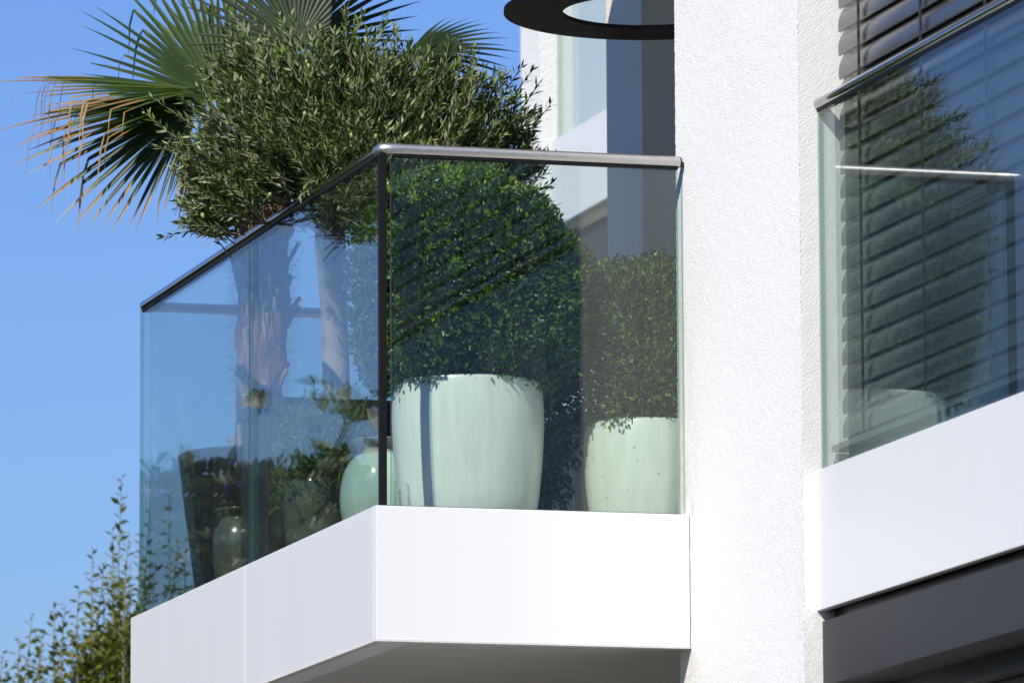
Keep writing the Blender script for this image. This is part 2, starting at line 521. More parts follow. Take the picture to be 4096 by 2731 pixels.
def leaf_mesh(name, P, D, N, L, Wd, tint, mat, parent, fold=0.18, curl=0.0):
    Vt, F = leaf_arrays(P, D, N, L, Wd, fold, curl)
    o = big_mesh(name, Vt, F, mat, parent, tint=np.repeat(tint, 5))
    return o

# image-aligned horizontal axes of the view (for orienting organic growth)
RX = np.array([math.cos(YAW), -math.sin(YAW), 0.0])
BK = np.array([math.sin(YAW), math.cos(YAW), 0.0])
UZ = np.array([0, 0, 1.0])

# ================================================================== SETTING
GZ = -3.8
g = new_obj('ground', [(-500, -200, GZ), (500, -200, GZ), (500, 900, GZ), (-500, 900, GZ)], [(0, 1, 2, 3)], 'ground')
g['kind'] = 'structure'
g = box('pavement', (-3.0, -14.0, GZ+0.004), (9.0, 12.0, GZ+0.12), 'paving'); g['kind'] = 'structure'

# ---- rendered wall between the two balconies
XT = 0.907
YF, YN = 0.106, -0.985
t = thing('stucco_wall', 'tall white rough-plastered wall end standing between the two glass balconies', 'wall', (XT+0.3, -0.4, GZ))
# side facing left and the return facing the street are separate plaster faces of one solid
box('wall_core', (XT+0.004, YN+0.004, GZ), (4.0, YF, 5.6), 'stucco', t)
def relief(n0, n1, step, lo_mm, hi_mm, seed):
    # band-passed noise, zero mean, unit deviation
    rng = np.random.default_rng(seed)
    w = np.fft.fft2(rng.normal(size=(n0, n1)))
    f = np.hypot(np.fft.fftfreq(n0, step)[:, None], np.fft.fftfreq(n1, step)[None, :])
    w *= np.exp(-(f*lo_mm)**2)*(1-np.exp(-(f*hi_mm)**2))
    h = np.real(np.fft.ifft2(w))
    return h/h.std()
def plaster(name, origin, ax, la, z0, z1, nrm, amp, seed, step=0.0031):
    na, nz = int(la/step)+1, int((z1-z0)/step)+1
    h = relief(na, nz, step, 0.0042, 0.011, seed)*amp + relief(na, nz, step, 0.03, 0.12, seed+1)*amp*0.35
    h = np.where(h > 0, h*0.6, h)            # flattened crests, open pores
    a = np.linspace(0, la, na); z = np.linspace(z0, z1, nz)
    A, Z = np.meshgrid(a, z, indexing='ij')
    P = np.array(origin)[None, None, :] + A[..., None]*np.array(ax) + Z[..., None]*UZ + h[..., None]*np.array(nrm)
    i = np.arange(na*nz).reshape(na, nz)
    q = np.stack([i[:-1, :-1], i[1:, :-1], i[1:, 1:], i[:-1, 1:]], -1).reshape(-1, 4)
    F = np.concatenate([q[:, [0, 1, 2]], q[:, [0, 2, 3]]])
    if np.dot(np.cross(np.array(ax), UZ), np.array(nrm)) < 0:
        F = F[:, ::-1]
    return big_mesh(name, P.reshape(-1, 3), F, 'plaster_white', t, smooth=True)
plaster('side_plaster', (XT-0.0005, YN, 0), (0, 1.0, 0), YF-YN, -0.80, 1.75, (-1.0, 0, 0), 0.00060, 71)
plaster('return_plaster', (XT-0.0005, YN-0.0005, 0), (1.0, 0, 0), 0.34, -0.80, 1.75, (0, -1.0, 0), 0.00042, 73)
for (a, b) in (((XT, YN+0.004, GZ), (XT+0.003, YF, -0.801)), ((XT, YN+0.004, 1.751), (XT+0.003, YF, 5.6)), ((XT, YN, GZ), (1.45, YN+0.003, -0.801)), ((XT, YN, 1.751), (1.45, YN+0.003, 5.6))):
    box('plaster_field', a, b, 'stucco', t)

# ---- house walls behind the balcony
t = thing('loggia_wall', 'shaded grey plaster pier inside the recess behind the steel ring', 'wall', (1.6, 2.2, -0.12))
box('pier', (1.397, 2.0, -0.12), (3.6, 2.38, 3.6), 'stucco_warm', t)
box('back_wall', (2.6, YF+0.002, -0.12), (2.8, 1.998, 2.33), 'stucco', t)

# ---- left balcony
HP = 0.371
LB = 3.052
t = thing('balcony', 'white panelled corner balcony jutting out under the potted plants', 'balcony', (0.4, 1.5, -HP))
box('front_panel', (0.0, 0.0, -HP), (XT-0.003, 0.025, 0.0), 'white_panel', t, 0.0015)
box('side_panel', (0.0, 0.0275, -HP), (0.025, 1.511, 0.0), 'white_panel', t, 0.0015)
box('side_panel', (0.0, 1.5145, -HP), (0.025, LB, 0.0), 'white_panel', t, 0.0015)
box('end_panel', (0.0275, LB-0.025, -HP), (2.6, LB, 0.0), 'white_panel', t, 0.0015)
box('coping', (0.0252, 0.0252, -0.02), (0.07, LB-0.0255, -0.003), 'white_panel', t)
box('coping', (0.0702, 0.0252, -0.02), (XT-0.003, 0.07, -0.003), 'white_panel', t)
box('slab', (0.0255, 0.0255, -0.34), (2.6, LB-0.026, -0.12), 'deck_stone', t)
box('bottom_lip', (0.0255, 0.0255, -0.367), (0.12, LB-0.026, -0.341), 'white_panel', t)
box('bottom_lip', (0.121, 0.0255, -0.367), (XT-0.003, 0.12, -0.341), 'white_panel', t)
box('drip_edge', (-0.003, -0.003, -HP-0.004), (XT-0.003, 0.022, -HP-0.0005), 'soffit', t)
box('drip_edge', (-0.003, 0.0225, -HP-0.004), (0.022, LB, -HP-0.0005), 'soffit', t)
# soffit boards, separate with open joints
ys = [0.1215, 0.66, 1.25, 1.84, 2.43, LB-0.03]
for i in range(5):
    box('soffit_panel', (0.1215, ys[i]+0.002, -0.352), (2.6, ys[i+1]-0.002, -0.3405), 'soffit', t)

t = thing('recess_dark_wall', 'added dark wall standing in for the deep shade under the left balcony', 'wall', (1.3, 1.5, GZ))
box('dark_sheet', (1.30, YF+0.004, GZ+0.12), (1.34, 3.05, -0.354), 'recess_dark', t)  # dark sheet added so the recess reads as deep shade
box('frame', (1.27, YF+0.004, -0.50), (1.299, 3.05, -0.356), 'frame_black', t)
box('wall', (0.55, 3.2, GZ+0.12), (1.26, 3.5, -0.38), 'stucco', t)

# ---- glass balustrade of the left balcony
HR = 1.0
RR = 0.0162
t = thing('glass_balustrade', 'frameless glass balustrade with round steel handrail around the plant-filled corner balcony', 'balustrade', (0.03, 0.03, 0.0))
GX0, GX1 = 0.022, 0.036
pane('glass_pane', (GX0, 0.052, -0.05), (GX1, 1.552, HR-0.008), t)
pane('glass_pane', (GX0, 1.5578, -0.05), (GX1, 3.028, HR-0.008), t)
pane('glass_pane', (0.052, 0.024, -0.05), (0.886, 0.038, HR-0.008), t)
pane('glass_pane', (0.05, 2.998, -0.05), (2.2, 3.012, HR-0.008), t)
box('corner_joint', (0.0205, 0.0225, -0.05), (0.0385, 0.048, HR-0.012), 'black_joint', t)
box('pane_joint', (GX0+0.0005, 1.5522, -0.05), (GX0+0.0030, 1.5576, HR-0.012), 'black_joint', t)
box('seal_strip', (0.0385, 0.0205, -0.02), (0.888, 0.0235, 0.004), 'black_joint', t)
box('seal_strip', (0.0185, 0.05, -0.02), (0.0215, 3.0, 0.004), 'black_joint', t)
RXX, RYY = 0.029, 0.031
def arc(c, a0, a1, r, n=8):
    return [(c[0]+r*math.cos(a0+(a1-a0)*i/n), c[1]+r*math.sin(a0+(a1-a0)*i/n), c[2]) for i in range(n+1)]
rb = tube('handrail', [(RXX, 0.075, HR), (RXX, 1.5, HR), (RXX, 2.975, HR)], RR, 'polished_steel', t, 32)
ra = tube('handrail', [(0.078, RYY, HR), (0.5, RYY, HR), (0.893, RYY, HR)], RR, 'steel', t, 32)
rc = tube('handrail', [(0.075, 3.005, HR), (1.2, 3.005, HR), (2.2, 3.005, HR)], RR, 'steel', t, 32)
tube('elbow', [(RXX, 0.0745, HR), (RXX, RYY+0.012, HR), (RXX+0.004, RYY+0.004, HR), (RXX+0.012, RYY, HR), (0.0775, RYY, HR)], RR*1.03, 'steel', t, 32)
tube('elbow', [(RXX, 2.976, HR), (RXX, 2.994, HR), (RXX+0.003, 3.002, HR), (RXX+0.012, 3.005, HR), (0.0745, 3.005, HR)], RR*1.03, 'polished_steel', t, 32)
tube('end_cap', [(0.8932, RYY, HR), (0.8975, RYY, HR)], [RR*1.02, RR*0.9], 'black_joint', ra, 32)
for (a, b) in (((GX0-0.003, 0.06, HR-0.022), (GX1+0.003, 2.99, HR-0.0085)), ((0.06, 0.021, HR-0.022), (0.887, 0.041, HR-0.0085))):
    box('rail_gasket', a, b, 'black_joint', t)

# ---- right balcony (same storey, in front of the wall)
XB = 0.94
YE = -4.6
t = thing('balcony_parapet', 'plain white parapet running out of the picture at the right', 'parapet', (1.0, -2.5, -HP))
box('front_panel', (XB, YE, -HP), (XB+0.025, YN-0.002, 0.0), 'white_panel', t, 0.0015)
box('slab', (XB+0.026, YE, -HP+0.012), (1.25, YN-0.002, -0.03), 'white_panel', t)
box('underside', (XB+0.0262, YE, -HP+0.004), (1.25, YN-0.002, -HP+0.0115), 'frame_black', t)  # black sheet that paints the shadow band under the parapet
t = thing('glass_balustrade', 'glass balustrade with steel handrail in front of the slatted blind', 'balustrade', (0.96, -2.5, 0.0))
gx = 0.957
pane('glass_pane', (gx, YE, -0.028), (gx+0.014, YN-0.006, HR-0.02), t)
hr2 = tube('handrail', [(gx+0.007, YE, HR-0.014), (gx+0.007, -2.5, HR-0.014), (gx+0.007, YN-0.003, HR-0.014)], RR, 'polished_steel', t, 32)
box('rail_gasket', (gx-0.003, YE, HR-0.036), (gx+0.017, YN-0.008, HR-0.0205), 'black_joint', t)
box('seal_strip', (gx-0.003, YE, -0.02), (gx-0.0005, YN-0.006, 0.004), 'black_joint', t)

# ---- external venetian blind
XS = 1.032
t = thing('venetian_blind', 'closed dark grey metal slat blind behind the right balustrade', 'blind', (XS, -2.5, 0.05))
Y0, Y1 = YN-0.020, YE
def slat_mesh():
    # curved cross-section, lower edge kicked outwards (towards -x)
    prof = []
    n = 9
    for i in range(n):
        s = i/(n-1)
        z = -0.0375 + 0.075*s
        x = -0.017 + 0.021*s - 0.009*math.sin(PI*s)
        prof.append((x, z))
    prof = [(-0.0140, -0.0395)] + prof
    vs, fs = [], []
    for (y) in (Y0, Y1):
        for (x, z) in prof:
            vs.append((x, y, z))
        for (x, z) in prof:
            vs.append((x+0.0011, y, z-0.0004))
    m = len(prof)
    for i in range(m-1):
        fs.append((i, i+1, 2*m+i+1, 2*m+i))
        fs.append((m+i+1, m+i, 3*m+i, 3*m+i+1))
        fs.append((i+1, i, m+i, m+i+1))
        fs.append((2*m+i, 2*m+i+1, 3*m+i+1, 3*m+i))
    fs.append((0, 2*m, 3*m, m))
    fs.append((m-1, 2*m-1, 4*m-1, 3*m-1))
    me = bpy.data.meshes.new('slat')
    me.from_pydata(vs, [], fs); me.update()
    me.polygons.foreach_set('use_smooth', [True]*len(me.polygons))
    me.set_sharp_from_angle(angle=math.radians(40))
    me.materials.append(MATS['slat_paint'])
    return me
sm = slat_mesh()
pin_v, pin_f = tube_vf([(0, 0, 0), (0, 0.014, 0)], 0.003, 8)
pm = bpy.data.meshes.new('pin'); pm.from_pydata([tuple(v) for v in pin_v], [], pin_f); pm.update(); pm.materials.append(MATS['slat_cord'])
PITCHZ = 0.0642
rs = random.Random(4)
NS = 34
for i in range(NS):
    o = bpy.data.objects.new('slat', sm)
    COL.objects.link(o)
    put(o, t)
    o.location = (XS + rs.uniform(-0.001, 0.001), 0, 0.128 + PITCHZ*i + rs.uniform(-0.0008, 0.0008))
    o.rotation_euler = (0, rs.uniform(-0.03, 0.03)*0, 0)
    q = bpy.data.objects.new('pin', pm)
    COL.objects.link(q)
    put(q, t)
    q.location = (XS-0.006, Y0-0.001, 0.128+PITCHZ*i-0.012)
zt = 0.128 + PITCHZ*NS
for k, y in enumerate((-1.192, -1.675, -2.155, -2.64, -3.12, -3.6, -4.1)):
    lst = []
    for dy in (-0.006, 0.006):
        lst.append(tube_vf([(XS-0.0265, y+dy, 0.08), (XS-0.0265, y+dy, zt)], 0.0018, 6))
    for i in range(NS):
        z = 0.128+PITCHZ*i
        lst.append(tube_vf([(XS-0.0265, y-0.006, z-0.034), (XS-0.030, y-0.012, z-0.012), (XS-0.0265, y-0.006, z+0.02)], 0.0016, 5))
    v, f = join_vf(lst)
    new_obj('ladder_cord', v, f, 'slat_cord', t)
tube('guide_wire', [(XS+0.004, Y0+0.010, 0.0), (XS+0.004, Y0+0.010, zt)], 0.0028, 'slat_cord', t, 8)
box('bottom_rail', (XS-0.050, Y1, 0.050), (XS+0.030, Y0+0.006, 0.068), 'slat_paint', t, 0.003)

# ---- window behind the blind
t = thing('window', 'dark framed window almost hidden behind the closed slat blind', 'window', (1.14, -2.8, -0.03))
box('sill', (0.99, YE, 0.012), (1.13, YN-0.004, 0.028), 'dark_metal', t, 0.002)
box('pane', (1.160, YE, 0.04), (1.166, YN-0.06, 2.28), 'window_glass', t)
for (a, b) in (((1.135, YN-0.06, 0.03), (1.19, YN-0.004, 2.30)), ((1.135, YE, 2.2405), (1.19, YN-0.061, 2.30)), ((1.135, YE, 0.0285), (1.19, YN-0.061, 0.085)), ((1.135, -2.75, 0.086), (1.19, -2.68, 2.24))):
    box('frame', a, b, 'dark_metal', t)
box('room_wall', (1.9, YE, -0.2), (1.95, YN-0.01, 2.3), 'frame_black', t)

# ---- dark lintel and window under the right balcony
t = thing('lintel_beam', 'dark grey metal fascia beam directly under the right white parapet', 'beam', (1.0, -2.6, -0.58))
box('fascia', (0.955, YE, -0.568), (0.963, YN-0.003, -0.398), 'dark_metal', t, 0.001)
box('shadow_fill', (0.990, YE, -0.41), (1.25, YN-0.003, -0.3685), 'frame_black', t)  # black fill painting the shadow in the gap above the fascia
box('underside', (0.9635, YE, -0.566), (1.10, YN-0.003, -0.558), 'dark_metal', t)
t = thing('lower_window', 'black window frame in deep shade below the grey fascia beam', 'window', (1.2, -2.8, -2.6))
box('head', (1.101, YE, -0.62), (1.20, YN-0.003, -0.556), 'frame_black', t)
box('frame', (1.17, YE, -0.70), (1.22, YN-0.003, -0.621), 'frame_black', t, 0.004)
box('post', (1.17, -1.06, -3.2), (1.22, YN-0.003, -0.701), 'frame_black', t)
box('post', (1.17, -2.4, -3.2), (1.22, -2.33, -0.701), 'frame_black', t)
box('pane', (1.20, YE, -3.2), (1.206, -1.061, -0.701), 'window_glass', t)
box('room', (1.9, YE, -3.7), (2.0, YN-0.01, -0.4), 'frame_black', t)

# ---- out of view above: slab added to shade the loggia, and a parapet
t = thing('shade_slab', 'unseen slab added above the picture edge to shade the loggia', 'balcony', (1.2, 1.5, 2.33))
box('slab', (-0.06, 0.0, 2.34), (2.6, 1.75, 2.6), 'soffit', t)
box('front_panel', (-0.09, -0.028, 2.33), (XT-0.003, -0.003, 2.70), 'white_panel', t)
box('side_panel', (-0.09, 0.0, 2.33), (-0.063, 1.75, 2.70), 'white_panel', t)
t = thing('upper_parapet', 'white parapet of the storey above the slatted window', 'parapet', (1.2, -2.8, 2.33))
box('front_panel', (XB, YE, 2.33), (XB+0.025, YN-0.002, 2.70), 'white_panel', t)
box('slab', (XB+0.026, YE, 2.34), (2.0, YN-0.002, 2.6), 'soffit', t)

# ---- neighbouring house further back
t = thing('neighbour_house', 'blurred white house further back with its own glass balcony', 'house', (3.6, 9.0, GZ))
box('wall', (3.117, 9.0, GZ), (6.0, 9.29, 6.2), 'stucco', t)
box('wall', (3.55, 4.2, GZ), (6.0, 8.996, 2.30), 'stucco', t)
box('wall', (3.55, 4.2, 2.72), (6.0, 8.996, 6.2), 'stucco', t)
box('parapet', (3.15, 4.5, 2.335), (3.175, 8.997, 2.706), 'white_panel', t)
box('slab', (3.176, 4.5, 2.345), (3.549, 8.997, 2.66), 'soffit', t)
box('fascia', (3.215, 4.5, 2.12), (3.235, 8.997, 2.30), 'dark_metal', t)
p_ = pane('glass_pane', (3.190, 4.5, 2.662), (3.204, 8.985, 3.70), t)
tube('handrail', [(3.197, 4.5, 3.71), (3.197, 8.98, 3.71)], RR, 'steel', t, 16)

# ---- rusty steel ring
def ring():
    c = V((1.025, 0.75, 1.574)); Ro, Ri, th = 0.420, 0.248, 0.012
    seg = 96
    vs, fs = [], []
    for k in range(seg):
        a = 2*PI*k/seg
        for (r, z) in ((Ri, 0), (Ro, 0), (Ro, th), (Ri, th)):
            vs.append(c + V((r*math.cos(a), r*math.sin(a), z)))
    for k in range(seg):
        k2 = (k+1) % seg
        for j in range(4):
            j2 = (j+1) % 4
            fs.append((k*4+j2, k*4+j, k2*4+j, k2*4+j2))
    t = thing('steel_ring', 'flat rusty dark brown steel ring hanging level beside the white wall', 'ring', c)
    new_obj('ring_plate', vs, fs, 'corten', t)
    tube('hanger', [(1.25, 0.35, 1.586), (1.25, YF, 1.62)], 0.008, 'corten', t, 8)
    for a in (0.3, 2.2, 4.4):
        tube('hanger', [(c.x+0.33*math.cos(a+2.4)*0.2+0.30, c.y+0.10*math.sin(a), 1.586), (c.x+0.30, c.y, 2.34)], 0.002, 'corten', t, 6)
ring()

# ================================================================== POTS
ZD = -0.12
def pot(name, label, prof, c, mat, soil_r, soil_z, seed=1, group=None, rim=None, wob=0.006):
    t = thing(name, label, 'pot', c, group)
    lathe('body', spline(prof), c, mat, t, 96, wob, seed)
    if rim:
        lathe('rim', spline(rim), c, mat, t, 96, wob*0.5, seed)
    seg = 40
    vs = [(c[0]+soil_r*math.cos(2*PI*k/seg), c[1]+soil_r*math.sin(2*PI*k/seg), c[2]+soil_z) for k in range(seg)]
    new_obj('soil', vs, [tuple(range(seg))], 'soil', t)
    return t

BP = (0.357, 0.33, ZD)
pot('ceramic_pot', 'large pale celadon glazed pot crossed by a thin vertical shadow, under the round box bush',
    [(0.120, 0.0), (0.150, 0.04), (0.188, 0.13), (0.205, 0.25), (0.2135, 0.37), (0.2140, 0.44), (0.2100, 0.500), (0.2050, 0.511), (0.196, 0.502), (0.194, 0.40)], BP, 'celadon', 0.19, 0.44, 3)
RP = (0.876, 0.31, ZD)
pot('ceramic_pot', 'smaller cream-green glazed pot beside the white wall, under the trimmed box bush',
    [(0.100, 0.0), (0.120, 0.03), (0.152, 0.11), (0.169, 0.21), (0.1755, 0.31), (0.1755, 0.36), (0.1715, 0.400), (0.167, 0.409), (0.158, 0.401), (0.154, 0.3)], RP, 'celadon_warm', 0.154, 0.35, 8)
JP = (0.275, 0.95, ZD)
t = pot('ceramic_jar', 'round shiny celadon jar with a flared neck behind the black corner joint',
    [(0.060, 0.0), (0.078, 0.05), (0.106, 0.13), (0.125, 0.22), (0.127, 0.28), (0.114, 0.34), (0.088, 0.378), (0.066, 0.390)], JP, 'celadon_jar', 0.052, 0.40, 5)
lathe('neck', spline([(0.064, 0.388), (0.060, 0.400), (0.066, 0.414), (0.086, 0.424), (0.088, 0.430), (0.070, 0.429), (0.054, 0.41)]), JP, 'olive_bark', t, 64, 0.004, 2)
# white box planter behind the big pot
def box_planter(name, label, lo, hi, mat, wall=0.02, lip=0.0):
    t = thing(name, label, 'planter', ((lo[0]+hi[0])/2, (lo[1]+hi[1])/2, lo[2]))
    a, b, c = lo; d, e, f = hi
    box('front_board', (a, b, c), (d, b+wall, f), mat, t, 0.003)
    box('back_board', (a, e-wall, c), (d, e, f), mat, t, 0.003)
    box('side_board', (a+0.0005, b+wall+0.0005, c), (a+wall, e-wall-0.0005, f), mat, t, 0.002)
    box('side_board', (d-wall, b+wall+0.0005, c), (d-0.0005, e-wall-0.0005, f), mat, t, 0.002)
    if lip:
        box('rim', (a-lip, b-lip, f-0.035), (d+lip, b-0.0005, f+0.002), mat, t, 0.002)
        box('rim', (a-lip, b, f-0.035), (a-0.0005, e+lip, f+0.002), mat, t, 0.002)
    box('soil', (a+wall+0.001, b+wall+0.001, c), (d-wall-0.001, e-wall-0.001, f-0.03), 'soil', t)
    return t
box_planter('box_planter', 'white box planter in sun behind the gap between the two ceramic pots', (0.90, 2.30, ZD), (1.235, 2.62, 0.55), 'white_panel')
box_planter('box_planter', 'square dark grey planter holding the olive tree', (0.118, 1.72, ZD), (0.56, 2.05, 0.535), 'grey_planter', 0.025, 0.010)
box_planter('shade_box', 'added dark grey box filling the shaded gap between the two ceramic pots', (0.955, 1.30, ZD), (1.38, 1.70, 0.46), 'grey_planter', 0.02, 0.006)  # invented box, stands where the gap between the pots is dark with shade
PP = (0.300, 2.66, ZD)
pot('tall_planter', 'tall black tapered planter holding the palm',
    [(0.150, 0.0), (0.156, 0.02), (0.178, 0.18), (0.205, 0.38), (0.229, 0.575), (0.232, 0.595), (0.226, 0.600), (0.218, 0.592), (0.210, 0.45)], PP, 'black_planter', 0.214, 0.56, 2, wob=0.0)
SP = (0.145, 2.16, ZD)
pot('glazed_jar', 'small shiny olive-bronze glazed jar with a wide lip', [(0.048, 0.0), (0.055, 0.03), (0.072, 0.12), (0.085, 0.22), (0.084, 0.285), (0.068, 0.325), (0.060, 0.336), (0.064, 0.345), (0.080, 0.358), (0.083, 0.366), (0.076, 0.366), (0.060, 0.345)],
    SP, 'bronze_glaze', 0.061, 0.34, 6)
RO = (0.165, 1.28, ZD)
pot('glazed_pot', 'dark grey-green pot below the rosemary bush', [(0.060, 0.0), (0.070, 0.03), (0.090, 0.14), (0.102, 0.26), (0.104, 0.33), (0.098, 0.345), (0.092, 0.336), (0.09, 0.3)], RO, 'bronze_glaze', 0.091, 0.31, 9)

# ================================================================== PLANTS
def ellipsoid_dirs(rng, n):
    d = rng.normal(size=(n, 3))
    return unit(d)

def boxwood(name, label, c, rad, n, mat, seed, shape, L0, young=0, skirt=(), slope=0.0):
    rng = np.random.default_rng(seed)
    t = thing(name, label, 'shrub', (c[0], c[1], ZD+0.45))
    P, D, N, LL, T = [], [], [], [], []
    d = ellipsoid_dirs(rng, n)
    # rounded-square shaping
    if shape > 2:
        k = (np.abs(d)**shape).sum(1)**(1/shape)
        d2 = d/k[:, None]
    else:
        d2 = d
    if slope:
        hi = np.clip(d2[:, 2], 0, 1)*np.clip(d2[:, 0], 0, 1)
        d2 = d2*np.stack([1-slope*hi, np.ones(n), 1-slope*0.55*hi], 1)
    lump = 1 + 0.05*np.sin(d[:, 0]*9+1.3)*np.sin(d[:, 2]*8+0.4) + 0.04*np.sin(d[:, 1]*11+d[:, 2]*7) + 0.02*np.sin(d[:, 0]*23+d[:, 2]*19)
    s = rng.beta(6.0, 1.3, n)*1.03
    s = np.where(rng.random(n) < 0.05, s+rng.random(n)*0.09, s)
    p = np.array(c) + d2*np.array(rad)*(s*lump)[:, None]
    ax = unit(d*np.array([1, 1, 1.0]) + rng.normal(size=(n, 3))*0.75 + UZ*0.35)
    nn = unit(rng.normal(size=(n, 3))*0.8 + d*0.5 + UZ*0.7)
    L = L0*rng.uniform(0.7, 1.25, n)
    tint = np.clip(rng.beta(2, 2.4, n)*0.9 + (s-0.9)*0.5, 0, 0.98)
    fresh = (rng.random(n) < 0.09) & (s > 0.86)
    tint = np.where(fresh, rng.uniform(0.90, 0.985, n), tint)
    for (sc, sr, sn) in skirt:                # low branches hanging down behind the pot
        e = ellipsoid_dirs(rng, sn)
        p = np.concatenate([p, np.array(sc) + e*np.array(sr)*(rng.beta(4, 1.3, sn)*(1+0.1*np.sin(e[:, 0]*13+e[:, 2]*9)))[:, None]])
        ax = np.concatenate([ax, unit(e*0.8 + rng.normal(size=(sn, 3))*0.7)]); nn = np.concatenate([nn, unit(rng.normal(size=(sn, 3)) + UZ*0.6)])
        L = np.concatenate([L, L0*rng.uniform(0.7, 1.25, sn)]); tint = np.concatenate([tint, rng.beta(2, 2.6, sn)*0.85])
    tip = p + unit(ax)*L[:, None]
    ok = (np.minimum(p[:, 0], tip[:, 0]) > 0.047) & (np.minimum(p[:, 1], tip[:, 1]) > 0.047)
    p, ax, nn, L, tint = p[ok], ax[ok], nn[ok], L[ok], tint[ok]
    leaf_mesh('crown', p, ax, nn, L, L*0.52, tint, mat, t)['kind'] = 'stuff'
    # twigs inside
    lst = []
    base = V((c[0], c[1], ZD+0.42))
    for i in range(40):
        e = V(c) + V(tuple(d2[i]*np.array(rad)*0.93))
        mid = base.lerp(e, 0.5) + V(tuple(rng.normal(size=3)*0.02))
        lst.append(tube_vf([base + V(tuple(rng.normal(size=3)*0.012)), mid, e], [0.006, 0.004, 0.0018], 5))
    v, f = join_vf(lst)
    new_obj('twigs', v, f, 'twig', t)
    # stem
    tube('stem', [(c[0], c[1], ZD+0.38), (c[0]+0.01, c[1], c[2]-rad[2]*0.5)], [0.016, 0.012], 'twig', t, 8)
    if young:
        P, D, N, LL = [], [], [], []
        dd = ellipsoid_dirs(rng, young)
        dd[:, 1] = -np.abs(dd[:, 1])
        kk = (np.abs(dd)**shape).sum(1)**(1/shape) if shape > 2 else np.ones(young)
        dk = dd/kk[:, None]
        if slope:
            hi = np.clip(dk[:, 2], 0, 1)*np.clip(dk[:, 0], 0, 1)
            dk = dk*np.stack([1-slope*hi, np.ones(young), 1-slope*0.55*hi], 1)
        q = np.array(c) + dk*np.array(rad)*0.97
        for i in range(young):
            sd = unit(dd[i]*0.5 + UZ*0.9 + rng.normal(size=3)*0.25)
            nl = rng.integers(5, 11)
            for j in range(nl):
                P.append(q[i] + sd*0.004*j)
                D.append(unit(sd*0.8 + rng.normal(size=3)*0.7)); N.append(unit(UZ + rng.normal(size=3)*0.5)); LL.append(L0*rng.uniform(0.75, 1.25))
        LL = np.array(LL); P = np.array(P); P[:, 0] = np.maximum(P[:, 0], 0.075); P[:, 1] = np.maximum(P[:, 1], 0.075)
        leaf_mesh('young_shoots', P, D, N, LL, LL*0.5, rng.random(len(LL)), 'young_leaf', t)['kind'] = 'stuff'
    return t

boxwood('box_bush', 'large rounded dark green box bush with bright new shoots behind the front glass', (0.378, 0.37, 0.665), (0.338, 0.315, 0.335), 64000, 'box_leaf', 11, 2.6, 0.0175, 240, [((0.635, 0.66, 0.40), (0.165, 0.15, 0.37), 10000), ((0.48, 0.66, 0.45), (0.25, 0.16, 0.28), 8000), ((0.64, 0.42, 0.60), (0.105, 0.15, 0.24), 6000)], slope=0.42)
boxwood('box_bush', 'smaller flat-topped olive-brown box bush next to the white wall', (0.885, 0.315, 0.500), (0.180, 0.180, 0.252), 22000, 'box_leaf_brown', 12, 4.5, 0.0165, 14)

